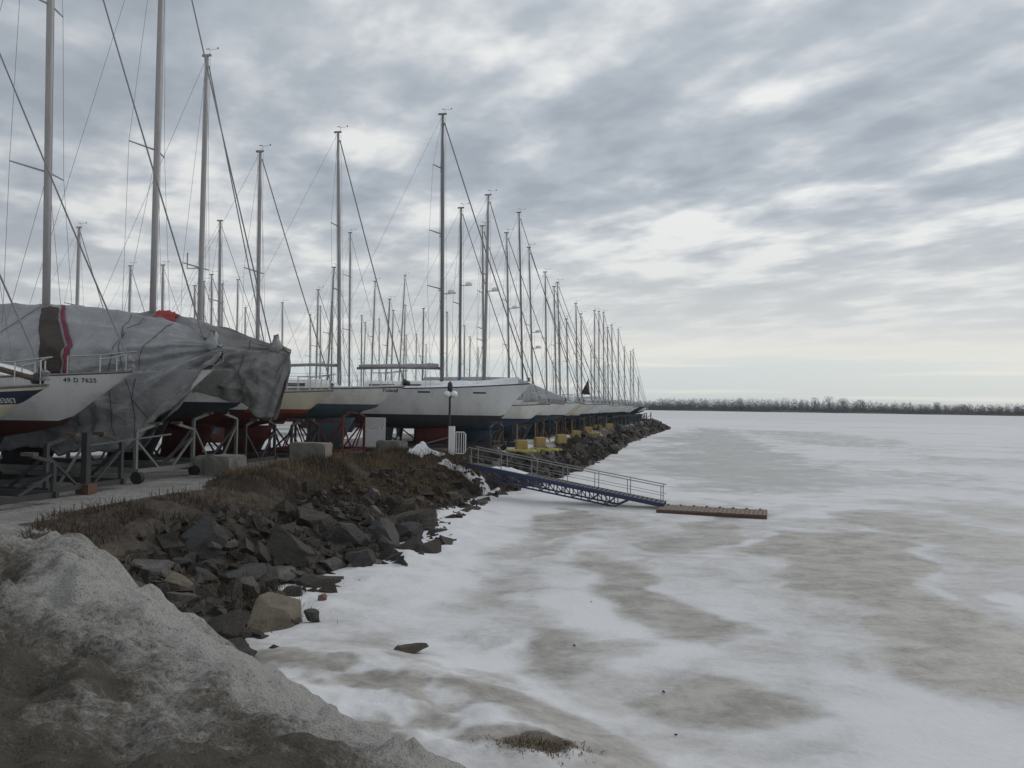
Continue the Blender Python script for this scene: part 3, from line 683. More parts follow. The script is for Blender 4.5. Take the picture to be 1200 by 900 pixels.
# ------------------------------------------------------------------ far shore
shore_d = 950
sx_ = np.linspace(-900, 1700, 200); rows = []
for i, (dd, zz) in enumerate(((0, -0.3), (6, 1.2), (60, 3.0), (400, 4.0))):
    rows.append(np.stack([sx_, shore_d+dd+60*np.sin(sx_*0.004)+30*(vnoise(sx_*0.02, sx_*0+i, 5)-.5), np.full_like(sx_, zz)], 1))
V = np.concatenate(rows); F = grid_faces(4, len(sx_))
msh, tsh, bsh = NT('far_shore_earth'); bsh.inputs['Roughness'].default_value = 1
nn = noise(tsh, 0.02, 5); tsh.links.new(mix(tsh, mrange(tsh, nn, 0.4, 0.6), (0.07, 0.065, 0.055), (0.13, 0.12, 0.10)), bsh.inputs['Base Color'])
fsh = np_mesh('far_shore', V, F, msh); tag(fsh, kind='structure')
mw, tw, bw = NT('bare_winter_trees'); nn = noise(tw, 0.05, 4); bw.inputs['Roughness'].default_value = 1
tw.links.new(mix(tw, mrange(tw, nn, 0.35, 0.65), (0.06, 0.059, 0.064), (0.10, 0.094, 0.094)), bw.inputs['Base Color'])
def shore_y(x): return shore_d+60*math.sin(x*0.004)
def twigs(cx_, cy_, z0, h, w, n, rr, pw=1.5, tp=0.95, rnd=False):
    # crown of twig faces, density falling towards the edges
    vs = []
    for _ in range(n):
        a = rr.random()*6.283; q = rr.random()**0.5; u = rr.random()**pw
        wz = math.sin(math.pi*(0.18+0.62*u))**0.8 if rnd else math.sin(math.pi*min(1, 0.25+0.75*u))**0.6
        p = np.array([cx_+math.cos(a)*q*w*wz, cy_+math.sin(a)*q*w*wz, z0+h*(0.12+0.88*u)])
        s = rr.uniform(0.5, 1.2)*(1.35-tp*u); d = np.array([rr.gauss(0, 1), rr.gauss(0, .4), rr.gauss(0.4, 1)]); d /= np.linalg.norm(d)
        e_ = np.cross(d, np.array([rr.gauss(0, 1), rr.gauss(0, 1), rr.gauss(0, 1)])); e_ /= np.linalg.norm(e_)+1e-6
        vs += [p-d*s, p+e_*s*0.6, p+d*s]
    return vs
rr = random.Random(9); vs = []
xw = -700.0
while xw < 1600:
    prof = 9.6+5.2*vnoise(np.array([xw*0.009]), np.array([3.3]), 2)[0]+2.2*vnoise(np.array([xw*0.04]), np.array([7.3]), 4)[0]
    h = prof*rr.uniform(0.86, 1.06); w = rr.uniform(2.4, 4.5)
    if 60 < xw < 180: h *= 0.75
    for row in range(2):
        vs += twigs(xw+rr.uniform(-3, 3), shore_y(xw)+12+row*14+rr.uniform(-4, 4), 1.0, h*(1 if row == 0 else 1.1), w*1.3, 170, rr)
    xw += 3.0
vs = np.array(vs); F = np.arange(len(vs)).reshape(-1, 3)
fw = np_mesh('far_wood', vs, F, mw, smooth=False); tag(fw, 'dark bare wood along the far shore of the lake', 'wood', kind='stuff')
TALL = [(867, 463, 'lone slender tree rising above the left part of the far wood'), (955, 463.5, 'leftmost of the tall bare trees in the middle of the far wood'), (971, 462, 'broad bare tree, highest of the middle clump in the far wood'),
        (988, 464, 'bare tree right of the highest one in the middle clump'), (1008, 466, 'bare tree at the right end of the middle clump in the far wood'), (1098, 469, 'bare tree standing out of the far wood right of the middle clump'),
        (1128, 471, 'round bare tree near the right part of the far shore'), (1192, 474, 'bare tree at the right edge of the far shore')]
for px, py, lab in TALL:
    base = at_depth(px, 479, shore_d); yy = shore_y(base.x)+8; p = at_depth(px, py+2.5, yy)
    root = empty('bare_tree', (p.x, yy, 1.5)); tag(root, lab, 'tree'); h = p.z-1.5
    q = twigs(0, 0, 0, h, rr.uniform(5.5, 7.5) if px != 867 else 3.6, 330 if px != 867 else 120, rr, 0.6, 0.75, True); m_ = MB(); m_.add(q, [(i, i+1, i+2) for i in range(0, len(q), 3)]); m_.build('crown', mw, root)
    m_ = MB(); m_.tube([(0, 0, -0.5), (0.2, 0, h*0.45), (0.1, 0, h*0.9)], [0.5, 0.35, 0.1], 6)
    for k in range(7):
        a = rr.random()*6.28; z0 = h*rr.uniform(0.3, 0.6); m_.tube([(0.1, 0, z0), (math.cos(a)*2.4, math.sin(a)*2.4, z0+h*0.3)], [0.2, 0.06], 5)
    m_.build('trunk', mw, root)

# ------------------------------------------------------------------ sailboats
HEAD = math.radians(-12)
def loft(mb, secs, mi=0, cap0=True, cap1=True):
    mb.grid(secs, mi)
    o = len(mb.v)
    if cap0: mb.add(secs[0], [tuple(range(len(secs[0])))], mi)
    if cap1: mb.add(secs[-1], [tuple(range(len(secs[-1])))[::-1]], mi)

class Boat:
    def __init__(s, bow, bow_y, d, base_px, top, L=9.2, B=2.95, wl=1.75, us=0.86, rz=None, J=None):
        s.rz = HEAD+(rz or 0); s.ax = Vector((math.cos(s.rz), math.sin(s.rz), 0))
        P = at_depth(bow, bow_y, d); s.L = L; s.B = B; s.wl = wl; s.us = us
        s.zb = P.z-PAD
        lo, hi_ = 0.5, 8
        for _ in range(40):
            m_ = (lo+hi_)/2; q = P-s.ax*m_
            if project((q.x, q.y, P.z))[0] > base_px: lo = m_
            else: hi_ = m_
        s.J = J or (lo+hi_)/2
        s.root_loc = Vector((P.x, P.y, PAD))-s.ax*s.J
        s.F1 = s.zb-wl
        dm = s.root_loc.y
        t = at_depth(top[0], top[1], dm); s.mast_h = t.z-PAD
        # lateral rake: where the mast top falls across the picture
        s.rake = (t.x-s.root_loc.x)/math.cos(s.rz)
        s.stern = s.J-L
        s.kd = 0.62; s.keel_bottom = 0.12
    def x(s, u): return s.stern+u*s.L
    def u(s, x): return (x-s.stern)/s.L
    def bs(s, u):
        u = min(max(u, 0), 1)
        return s.B/2*((1-((u-.42)/.58)**1.75) if u > .42 else (1-0.36*((.42-u)/.42)**2))
    def zs(s, u):
        u = min(max(u, 0), 1)
        return s.wl+s.F1*((0.79+0.21*((u-.35)/.65)**2) if u > .35 else 0.79+0.05*((.35-u)/.35)**2)
    def zk(s, u):
        k = s.wl-s.kd
        if u < 0.45: return k+(s.kd+0.12)*((0.45-u)/0.45)**1.8
        if u < s.us: return k+(s.kd-0.05)*((u-0.45)/(s.us-.45))**2.0
        zu = s.wl-0.05; f = (u-s.us)/(1-s.us)
        return zu+(s.zs(1)-zu)*f**(0.92)
    def hb(s, x, z):
        u = s.u(x); zk = s.zk(u); zs = s.zs(u)
        if z <= zk: return 0.0
        t = min((z-zk)/max(zs-zk, 1e-4), 1.0)
        p = 0.34+0.52*max(0, min(1, u))**3
        return s.bs(u)*t**p
    def hull(s, root, tops, boot, bott, stripe=None, stripe_rng=(0.80, 0.93), bootw=0.09, boot2=None):
        us = list(np.linspace(0, .8, 15))+list(np.linspace(.83, .985, 11))+[1.0]
        mb = MB(); A = stripe_rng
        for side in (-1, 1):
            P = []
            for u in us:
                zk, zs = s.zk(u), s.zs(u); row = []
                lev = [zk+(s.wl-zk)*f for f in (0, .08, .25, .5, .75, 1)] if zk < s.wl else [zk]*6
                fr = (s.wl+bootw)
                lev += [max(zk, fr), max(zk, fr+bootw*0.55)]
                z0 = fr+bootw*0.55
                lev += [max(zk, z0+(zs-z0)*f) for f in (.2, .42, .64, A[0], A[1], 1)]
                for z in lev:
                    row.append((s.x(u), side*s.hb(s.x(u), z), z))
                P.append(row)
            mats = [2]*5+[1]+[3]+[0]*4+[4]+[0]
            for j in range(len(P[0])-1):
                mb.grid([[r_[j], r_[j+1]] for r_ in P], mats[j], flip=side > 0)
            if side == -1: tr = [p for p in P[0]]
            else:
                o = P[0]
                mb.grid([tr, o], 0)
        o = mb.build('hull', [tops, boot, bott, boot2 or tops, stripe or tops], root, True, fix=True)
        return o
    def deck(s, root, m):
        us = list(np.linspace(0, .9, 14))+[.94, .97, .995]; P = []
        for u in us:
            b = s.bs(u)*0.985; z = s.zs(u)-0.015
            P.append([(s.x(u), b*q, z+0.06*(1-q*q)) for q in (-1, -.6, -.2, .2, .6, 1)])
        mb = MB(); mb.grid(P, 0, True); return mb.build('deck', m, root, True)
    def toerail(s, root, m):
        for side in (-1, 1):
            mb = MB(); mb.tube([(s.x(u), side*(s.bs(u)-0.005), s.zs(u)+0.012) for u in np.linspace(0.01, 0.995, 22)], 0.028, 4); mb.build('toe_rail', m, root)
    def cabin(s, root, m, h=0.36, win=True, a=.30, b=.70, hatch=True):
        mb = MB(); secs = []
        for f in np.linspace(0, 1, 9):
            u = a+(b-a)*f; w = s.bs(u)*0.62*(1-0.25*f); k = min(1, (1-f)*4)**0.6*h; z0 = s.zs(u)-0.05
            k = max(k, 0.02)
            secs.append([(s.x(u), -w, z0), (s.x(u), -w*0.93, z0+k*0.85), (s.x(u), -w*0.72, z0+k+0.05), (s.x(u), 0, z0+k+0.10), (s.x(u), w*.72, z0+k+0.05), (s.x(u), w*.93, z0+k*.85), (s.x(u), w, z0)])
        loft(mb, secs); c = mb.build('cabin', m, root, False)
        if win:
            for side in (-1, 1):
                for (f0, f1) in ((.06, .34), (.40, .62)):
                    mb = MB(); R_ = []
                    for f in np.linspace(f0, f1, 4):
                        u = a+(b-a)*f; w = s.bs(u)*.62*(1-.25*f); z0 = s.zs(u)-.05; k = min(1, (1-f)*4)**0.6*h
                        R_.append([(s.x(u), side*(w*(1-.07*q)+0.008), z0+k*.85*q) for q in (.42, .88)])
                    mb.grid(R_, 0, side < 0); mb.build('window', GLASS, c)
        return c
    def keel(s, root, m, chord=2.0, span_bot=None, rake=0.55, long=False):
        zt = s.wl-s.kd+0.12; zbm = s.keel_bottom; xc = -0.25
        secs = []
        for f, c, t in ((0, chord*1.15, .30), (.15, chord, .24), (1, chord*.78, .22)):
            z = zt+(zbm-zt)*f; x0 = xc+chord*.5-rake*f*(zt-zbm)
            sec = []
            for k in range(12):
                a = 2*math.pi*k/12; xx = math.cos(a); yy = math.sin(a)
                sec.append((x0-c*(0.5-0.5*xx), t*.5*yy*(0.75+0.35*xx), z))
            secs.append(sec)
        mb = MB(); loft(mb, [q+[q[0]] for q in secs]); return mb.build('keel', m, root, True, fix=True)
    def rudder(s, root, m):
        x0 = s.stern+0.75; zt = s.wl+0.02; mb = MB(); secs = []
        for f, c in ((0, .62), (.5, .52), (1, .36)):
            z = zt-1.35*f
            secs.append([(x0+c*(.5+.5*math.cos(2*math.pi*k/8)-.6)-0.1*f, .05*math.sin(2*math.pi*k/8), z) for k in range(9)])
        loft(mb, secs); mb.build('rudder', m, root, True)
    def mast(s, root, m, w=0.095, spread=((.5, .75),), radar=None, boom=None, boot=None, fore=0.97, wiretop=True, furl=0.022, wires=True, wr=0.007, backstay=True, detail=True, bracket=None, swept=0.25):
        u0 = s.u(0); z0 = s.zs(u0)+0.02; zt = s.mast_h; H = zt-z0
        px = lambda z: s.rake*(z-z0)/H
        s.mx = px; s.mz0 = z0; s.mH = H
        mb = MB(); zz = [z0-.02, z0+H*.3, z0+H*.6, z0+H*.85, zt]; rs = [w, w, w, w*.92, w*.72]
        mb.tube([(px(z), 0, z) for z in zz], rs, 10, ry=0.68)
        mb.box((px(zt)-0.02, 0, zt+0.03), (w*3.2, .07, .07))
        mo = mb.build('mast', m, root, True); mo.data.polygons.foreach_set('use_smooth', [True]*len(mo.data.polygons))
        if detail:
            q = MB(); q.tube([(px(zt)+.1, 0, zt+.06), (px(zt)+.1, 0, zt+.24)], .007, 4); q.tube([(px(zt)+.1, 0, zt+.22), (px(zt)+.42, 0, zt+.24)], .006, 4)
            q.box((px(zt)+.42, 0, zt+.26), (.04, .02, .06)); q.box((px(zt)+.02, 0, zt+.26), (.14, .01, .025)); q.build('wind_vane', BLACK, mo)
        tips = []
        for f, hw in spread:
            z = z0+H*f; x = px(z); tips.append((z, hw, x))
            for side in (-1, 1):
                q = MB(); q.tube([(x, side*.05, z), (x-swept*hw, side*hw, z+.06)], [.032, .022], 5); q.build('spreader', m, mo)
        if radar:
            for f in radar:
                z = z0+H*f; x = px(z); q = MB(); q.tube([(x+.05, 0, z-.02), (x+.42, 0, z-.02)], .03, 4)
                q.lathe((x+.48, 0, z), [(0.0, -.02), (.18, -.02), (.21, .04), (.19, .11), (.12, .16), (0, .18)], 12); q.build('radar_dome', WHITE, mo, True)
        if boot:
            q = MB(); q.tube([(px(z0), 0, z0), (px(z0+boot[1]), 0, z0+boot[1])], w*1.15, 10, ry=.75); q.build('mast_boot', boot[0], mo, True)
        if bracket:
            q = MB(); z = z0+H*bracket; x = px(z); q.tube([(x, 0, z), (x-.36, -.3, z-.06), (x-.36, -.3, z+.5)], .025, 5); q.build('bracket', m, mo)
        if wires:
            zf = z0+H*fore
            q = MB(); bx = s.J-.10; zbw = s.zs(1)+.05
            a = Vector((px(zf)+.08, 0, zf)); b_ = Vector((bx, 0, zbw+.1))
            n = 8; pts = []
            for i in range(n+1):
                t = i/n; p = a.lerp(b_, t); p.z -= 0.10*math.sin(math.pi*t); pts.append(p)
            q.tube(pts, furl, 5)
            if furl > 0.015: q.lathe((bx, 0, zbw+.05), [(0, 0), (.09, 0), (.09, .05), (.05, .08), (.09, .16), (.03, .2), (0, .22)], 8)
            q.build('forestay', FURL, root)
            for side in (-1, 1):
                q = MB(); ch = (-0.15, side*s.bs(u0)*.9, s.zs(u0))
                top = (px(zt-.15), side*.03, zt-.15); pts = [ch]+[(x-swept*hw, side*hw, z+.06) for z, hw, x in tips]+[top]
                q.tube(pts, wr, 3)
                if tips:
                    z, hw, x = tips[0]; q.tube([(-.45, side*s.bs(u0)*.88, s.zs(u0)), (px(z-.1), side*.04, z-.1)], wr, 3)
                q.build('shroud', WIRE, root)
            if backstay:
                q = MB(); q.tube([(px(zt), 0, zt), (s.stern+.12, 0, s.zs(0)+.1)], wr, 3); q.build('backstay', WIRE, root)
            q = MB(); q.tube([(px(zt)-.12, .02, zt), (-.14, .04, z0+.6)], wr*.9, 3); q.tube([(px(zt)+.14, -.03, zt-.1), (.30, -.2, z0+.1)], wr*.9, 3); q.build('halyard', WIRE, root)
        if boom:
            zb_ = z0+.95; Lb, mat_, fat = boom
            q = MB(); q.tube([(-.12, 0, zb_), (-Lb*.5, 0, zb_+.03), (-Lb, 0, zb_-.02)], .065, 8); bo = q.build('boom', m, root, True)
            if mat_:
                q = MB(); n = 9; q.tube([(-.2-(Lb-.3)*i/n, 0, zb_+.07+fat*.4*(1-.4*i/n)) for i in range(n+1)], [fat*(.75+.35*math.sin(i*1.7)**2)*(1-.45*i/n) for i in range(n+1)], 8); q.build('sail_cover', mat_, bo, True)
        return mo
    def pulpit(s, root, h=.58):
        zb = s.zs(1)+.02
        def P(u, side, dz): return (s.x(u)-.05, side*s.bs(u)*.95, s.zs(u)+dz)
        mb = MB()
        pts = [P(.86, -1, h), P(.93, -1, h), P(.985, -1, h+.04), (s.J+.04, 0, zb+h+.04), P(.985, 1, h+.04), P(.93, 1, h), P(.86, 1, h)]
        mb.tube(pts, .016, 5)
        for side in (-1, 1):
            for u in (.86, .93, .985): mb.tube([P(u, side, 0), P(u, side, h)], .014, 5)
        mb.build('pulpit', STEEL, root)
    def lifelines(s, root, h=.6, m=None):
        for side in (-1, 1):
            mb = MB(); us = np.linspace(.05, .86, 7)
            for u in us: mb.tube([(s.x(u), side*s.bs(u)*.95, s.zs(u)), (s.x(u), side*s.bs(u)*.95, s.zs(u)+h)], .013, 4)
            for hh in (h, h*.5): mb.tube([(s.x(u), side*s.bs(u)*.95, s.zs(u)+hh) for u in us], .007, 3)
            mb.build('lifeline', STEEL, root)
        mb = MB(); zz = s.zs(0)
        mb.tube([(s.x(.12), -s.bs(.12)*.95, zz+h), (s.x(.01), -s.bs(0)*.9, zz+h), (s.x(.01), s.bs(0)*.9, zz+h), (s.x(.12), s.bs(.12)*.95, zz+h)], .016, 5)
        for side in (-1, 1): mb.tube([(s.x(.01), side*s.bs(0)*.9, zz), (s.x(.01), side*s.bs(0)*.9, zz+h)], .014, 5)
        mb.build('stern_rail', STEEL, root)
    def text(s, root, body, x_end, z_mid, size, mat, name='lettering', shear=0.0, side=-1, spacing=1.0, bold=0.0):
        cu = bpy.data.curves.new('t', 'FONT'); cu.body = body; cu.size = size; cu.shear = shear; cu.space_character = spacing; cu.offset = bold; cu.resolution_u = 3
        ob = bpy.data.objects.new('t', cu); COL.objects.link(ob)
        dg = bpy.context.evaluated_depsgraph_get(); me = bpy.data.meshes.new_from_object(ob.evaluated_get(dg))
        bpy.data.objects.remove(ob)
        bm = bmesh.new(); bm.from_mesh(me); bmesh.ops.triangulate(bm, faces=bm.faces[:])
        for _ in range(2):
            ed = [e for e in bm.edges if e.calc_length() > size*.35]
            if ed: bmesh.ops.subdivide_edges(bm, edges=ed, cuts=1)
        bmesh.ops.triangulate(bm, faces=bm.faces[:])
        xm = max(v.co.x for v in bm.verts)
        for v in bm.verts:
            x = x_end-xm+v.co.x; z = z_mid-size*.35+v.co.y
            v.co = (x, side*(s.hb(x, z)+.006), z)
        bm.to_mesh(me); bm.free(); me.materials.clear(); me.materials.append(mat); me.name = name
        o = bpy.data.objects.new(name, me); COL.objects.link(o); o.parent = root; return o
    def root(s, label, group=None):
        o = empty('sailboat', s.root_loc, s.rz); tag(o, label, 'sailboat', group); return o

def cradle(b, short, m, L=4.2, W=2.3, xc=-.1, truss=False, wheels=False, runner=.14, post_top=None, low=0.1):
    o = empty('boat_cradle', b.root_loc, b.rz); tag(o, short, 'cradle')
    zr = low+runner/2
    for side in (-1, 1):
        q = MB(); q.bar((xc-L/2, side*W/2, zr), (xc+L/2, side*W/2, zr), .10, runner); q.build('runner', m, o)
    for x in (xc-L/2+.1, xc, xc+L/2-.1):
        q = MB(); q.bar((x, -W/2+.06, zr), (x, W/2-.06, zr), .10, runner*.8); q.build('crossbeam', m, o)
    for x in (xc-L/2+.12, xc+L/2-.12):
        for side in (-1, 1):
            y0 = side*W/2; zt = post_top or b.wl-.30; yt = side*min(W/2, max(b.hb(x, zt)+.02, .45))
            q = MB(); q.bar((x, y0, zr+runner*.4), (x, y0, zt-.15), .085); q.bar((x, y0, zt-.15), (x, yt, zt+.02), .07); q.build('post', m, o)
            q = MB(); q.box((x, yt, zt+.05), (.30, .14, .07)); q.build('pad', WOOD, o)
            q = MB(); dx = .95 if x < xc else -.95; q.bar((x+dx, y0*.985, zr+.05), (x, y0*.985, zt-.35), .055); q.bar((x, y0*.985-side*.9, zr+.05), (x, y0*.97, zt-.4), .05); q.build('brace', m, o)
    if truss:
        for side in (-1, 1):
            q = MB(); zt = (post_top or b.wl-.30)-.35; y = side*W/2
            q.bar((xc-L/2+.1, y, zt), (xc+L/2-.1, y, zt), .075); n = 6
            for i in range(n):
                xa = xc-L/2+.15+(L-.3)*i/n; xb_ = xa+(L-.3)/n
                q.bar((xa, y, zr), (xb_, y, zt) if i % 2 else (xa+.001, y, zt), .045) if False else q.bar((xa, y, zr if i % 2 else zt), (xb_, y, zt if i % 2 else zr), .045)
            q.build('truss', m, o)
    if wheels:
        for side in (-1, 1):
            for x in (xc-L/2+.25, xc+L/2-.05):
                q = MB(); q.tube([(x, side*(W/2)-.07, .16), (x, side*(W/2)+.07, .16)], .16, 14); q.build('wheel', RUBBER, o, False)
    return o

RELIEF = []
def make_boat(b, label, tops, boot, bott, stripe=None, group=None, deckm=None, kw_hull={}, kw_mast={}, keel=True, mastm=None, cabin=True, rails=True, kw_cabin={}, keelm=None, toe=None, full=True):
    root = b.root(label, group)
    b.hull(root, tops, boot, bott, **{"stripe": stripe, **kw_hull}); b.deck(root, deckm or OFFW)
    if full: b.toerail(root, toe or ALUD)
    if keel: b.keel(root, keelm or bott); b.rudder(root, bott)
    if cabin: b.cabin(root, deckm or OFFW, win=full, **kw_cabin)
    b.mast(root, mastm or ALU, **kw_mast)
    if rails: b.pulpit(root); b.lifelines(root)
    return root

# --- the near row, left to right
bA = Boat(58, 452, 15.8, -170, (-170, -60), L=7.4, B=2.6, wl=1.32, us=.74, J=3.4)
rA = make_boat(bA, 'cream sailboat with a navy bow band, leftmost and nearest of the row', CREAM, CREAM, DKBLUE, NAVY, kw_hull=dict(stripe_rng=(.66, .93)), kw_mast=dict(furl=.02), rails=False)
bA.pulpit(rA, .5)
bA.text(rA, '38387', bA.J-.64, bA.zs(.9)-.235, .135, TXTW, bold=.004)
q = MB(); q.tube([(bA.J-.25, -.1, bA.zb+.13), (bA.J-1.0, -.25, bA.zb+.33), (bA.J-2.6, -.35, bA.zb+.42)], .055, 8); q.build('spinnaker_pole', WOOD, rA, True)
q = MB(); q.lathe((bA.J-.28, 0, bA.zb+.03), [(0, 0), (.10, 0), (.13, .08), (.10, .17), (.05, .22), (0, .23)], 10); q.build('furling_drum', BLACK, rA, True)
bB = Boat(158, 436, 18.6, -25, (-98, -160), L=9.2, B=2.9, wl=1.62, us=.80, J=4.2); bB.kd = .45
rB = make_boat(bB, 'white sailboat with red bottom and dark registration letters on its bow', GREYW, GREEN, RED, kw_hull=dict(bootw=.05, boot2=WHITE), kw_mast=dict(furl=.02), keelm=DKBLUE, rails=False)
bB.pulpit(rB, .42)
bB.text(rB, '49 D 7625', bB.J-.78, bB.zs(.93)-.16, .135, TXTD, shear=.25, bold=.003, spacing=1.1)
bC = Boat(252, 404, 22.0, 54, (61, -215), L=10.5, B=3.2, wl=1.80, J=None); bC.zb = 3.05; bC.F1 = bC.zb-bC.wl
rC = make_boat(bC, 'large sailboat wrapped in the silver tarp, its mast the leftmost tall one', WHITE, NAVY, DKGREY, rails=False, mastm=ALUW, kw_mast=dict(w=.125, spread=((.36, 1.0), (.66, .8)), radar=None, furl=.023, swept=.35))
bD = Boat(327, 396, 25.3, 178, (193, -150), L=10.0, B=3.1, wl=2.05, J=None); bD.zb = 3.25; bD.F1 = bD.zb-bD.wl
rD = make_boat(bD, 'white hulled sailboat with dark bottom showing below the dull grey tarp', WHITE, NAVY, DKGREY, rails=False, mastm=ALUW, kw_hull=dict(boot2=WHITE), kw_mast=dict(w=.125, spread=((.44, .9),), furl=.023, swept=.4, boot=None))
bE0 = Boat(322, 452, 28.2, 232, (243, 66), L=8.6, B=2.6, wl=1.80, J=None); bE0.zb = 2.75; bE0.F1 = bE0.zb-bE0.wl
rE0 = make_boat(bE0, 'sailboat with red keel between the grey tarp and the cream red-bottomed boat', OFFW, NAVY, RED, kw_mast=dict(w=.11, spread=((.36, .8),), furl=.022, bracket=.36), mastm=ALUW, rails=False)
bE = Boat(392, 458, 31.0, 301, (305, 178), L=8.8, B=2.75, wl=1.75, J=None)
rE = make_boat(bE, 'cream sailboat with bright red boot band and red bottom', CREAM, ORRED, RED, kw_hull=dict(bootw=.10, boot2=ORRED), kw_mast=dict(w=.10, spread=((.5, .75),), furl=.022, radar=None), mastm=ALU)
q = MB(); q.tube([(bE.x(u), -(bE.hb(bE.x(u), bE.zs(u)-.32)+.004), bE.zs(u)-.32) for u in np.linspace(.30, .62, 8)], .012, 4); q.build('cove_line', ORRED, rE)
bF = Boat(476, 452, 34.0, 398, (396, 155), L=9.4, B=2.95, wl=2.05)
rF = make_boat(bF, 'white sailboat with teal bottom and blue script name, standing on a red cradle', OFFW, TEAL, TEAL, kw_hull=dict(bootw=.05, boot2=TEAL, stripe=NAVY, stripe_rng=(.90, .955)), kw_mast=dict(w=.10, spread=((.38, .45), (.63, .5)), furl=.026, radar=None, boom=(2.6, None, 0), boot=None), toe=OFFW)
bF.text(rF, 'Yoland', bF.J-.32, bF.zs(.94)-.17, .21, TXTB, shear=.45, bold=.004)
q = MB(); q.lathe((bF.J+.02, -.02, bF.zb+.10), [(0, -.10), (.14, -.09), (.17, 0), (.14, .10), (0, .13)], 12); q.build('furling_drum', BLACK, rF, True)
q = MB(); xx = bF.x(.60); q.tube([(xx, -bF.bs(.6)-.08, bF.zs(.6)-.10), (xx, -bF.bs(.6)-.09, bF.zs(.6)-.62)], .085, 8); q.build('fender', paint('fender_tan', (.34, .31, .25)), rF, True)
bG = Boat(622, 450, 37.5, 518, (519, 134), L=11.2, B=3.3, wl=1.62, us=.88)
rG = make_boat(bG, 'long white sailboat with charcoal bottom and grey waterline stripe by the lamp post', GREYW, DKGREY, DKGREY, kw_hull=dict(bootw=.07, boot2=OFFW), kw_mast=dict(w=.13, spread=((.36, .9), (.56, .8), (.80, .6)), furl=.03, radar=(.345,), boom=(4.3, SAILC, .13), swept=.5), mastm=ALUD, rails=False, toe=NAVY, keelm=RED)
for xm in (bG.x(.58), bG.x(.80)):
    q = MB(); zz = bG.zs(.7)-.22; R_ = [[(xm+dx, -(bG.hb(xm+dx, zz+dz)+.006), zz+dz) for dz in (-.035, .035)] for dx in (-.28, 0, .28)]; q.grid(R_, 0, True); q.build('hull_window', GLASS, rG)
snowdeck = MB(); P = []
for u in np.linspace(.42, .95, 14):
    P.append([(bG.x(u), bG.bs(u)*.8*k, bG.zs(u)+.05+(1-abs(k))*.28*(.6+.8*float(fbm(np.array([u*9+k]), np.array([k*2.]), 3, 5)[0]))) for k in (-1, -.7, -.35, 0, .35, .7, 1)])
snowdeck.grid(P, 0, True); o_ = snowdeck.build('snow_cover', SNOWM, None, True); o_.location = bG.root_loc; o_.rotation_euler = (0, 0, bG.rz)
tag(o_, 'old snow lying on the foredeck of the long white boat', 'snow', kind='stuff')

# --- the row going away along the pier
def far(bow, by, d, base, top, label, tops=WHITE, boot=None, bott=DKBLUE, stripe=None, **k):
    km = dict(w=k.pop('w', .095), spread=k.pop('spread', ((.5, .8),)), furl=k.pop('furl', .024), radar=k.pop('radar', None), boot=k.pop('bootm', None), boom=k.pop('boom', None), wr=.008)
    kh = k.pop('kh', {})
    b = Boat(bow, by, d, base, top, L=k.pop('L', 9.3), B=k.pop('B', 2.8), wl=k.pop('wl', None) or 1.5, us=k.pop('us', .87))
    r_ = make_boat(b, label, tops, boot or tops, bott, stripe, kw_mast=km, kw_hull=kh, rails=k.pop('rails', True), mastm=k.pop('mastm', ALU), **k)
    return b, r_
FAR = []
bH, rH = far(646, 474, 41.0, 567, (572.6, 229), 'white sailboat with navy stripe above a blue bottom, next beyond the long white one', OFFW, NAVY, BLUE, kh=dict(bootw=.09, boot2=OFFW), spread=((.36, .8), (.62, .7)), radar=(.545,), w=.11, wl=1.42, bootm=None); FAR.append((bH, 'blue-bottomed boat next beyond the long white one'))
b_, r_ = far(615, 468, 44.2, 538.5, (540.5, 244), 'sailboat with a bright blue wrap at the foot of its mast', OFFW, NAVY, DKBLUE, bootm=(BRIGHTB, 1.25), radar=(.60,), mastm=ALUD, w=.11); FAR.append((b_, 'boat with the blue mast wrap'))
b_, r_ = far(634, 470, 47.4, 567, (565.5, 265), 'sailboat whose lower mast almost touches the taller one of the blue-bottomed boat', GREYW, BLACK, DKGREY, spread=((.35, .8), (.62, .7))); FAR.append((b_, 'boat with the lower of the two touching masts'))
bI, rI = far(665, 472, 50.6, 597, (594, 273), 'sailboat under a pale grey tent, its mast dark at the foot', WHITE, NAVY, BLUE, radar=(.56,), spread=((.34, .8), (.6, .7)), bootm=(BLACK, .5), rails=False, kh=dict(boot2=WHITE)); FAR.append((bI, 'boat under the pale grey tent'))
bJ, rJ = far(681, 472, 53.8, 613, (608.4, 249), 'white sailboat with tall thin mast, next beyond the pale grey tent', WHITE, NAVY, TEAL, mastm=ALUD); FAR.append((bJ, 'white boat next beyond the grey tent'))
b_, r_ = far(686, 473, 57.0, 625, (620, 290), 'cream stemmed sailboat carrying two radar domes halfway up its mast', CREAM, CREAM, DKBLUE, radar=(.46, .36)); FAR.append((b_, 'boat with two radar domes'))
b_, r_ = far(697, 474, 60.2, 641, (639, 319), 'pale sailboat with blue bottom and cream bow halfway along the pier row', OFFW, CREAM, BLUE); FAR.append((b_, 'pale boat halfway along the pier'))
b_, r_ = far(702, 474, 63.4, 652, (649.5, 336), 'sailboat with the left mast of a close pair of tall masts in mid row', GREYW, NAVY, DKBLUE); FAR.append((b_, 'left boat of the close mast pair'))
b_, r_ = far(707, 474, 66.6, 657, (653.5, 331), 'sailboat with the right and taller mast of a close pair in mid row', WHITE, NAVY, DKBLUE); FAR.append((b_, 'right boat of the close mast pair'))
b_, r_ = far(711, 474, 70.0, 666, (664, 374), 'sailboat with the shortest mast, just past the close mast pair', WHITE, NAVY, BLACK, L=8.2); FAR.append((b_, 'short-masted boat past the close pair'))
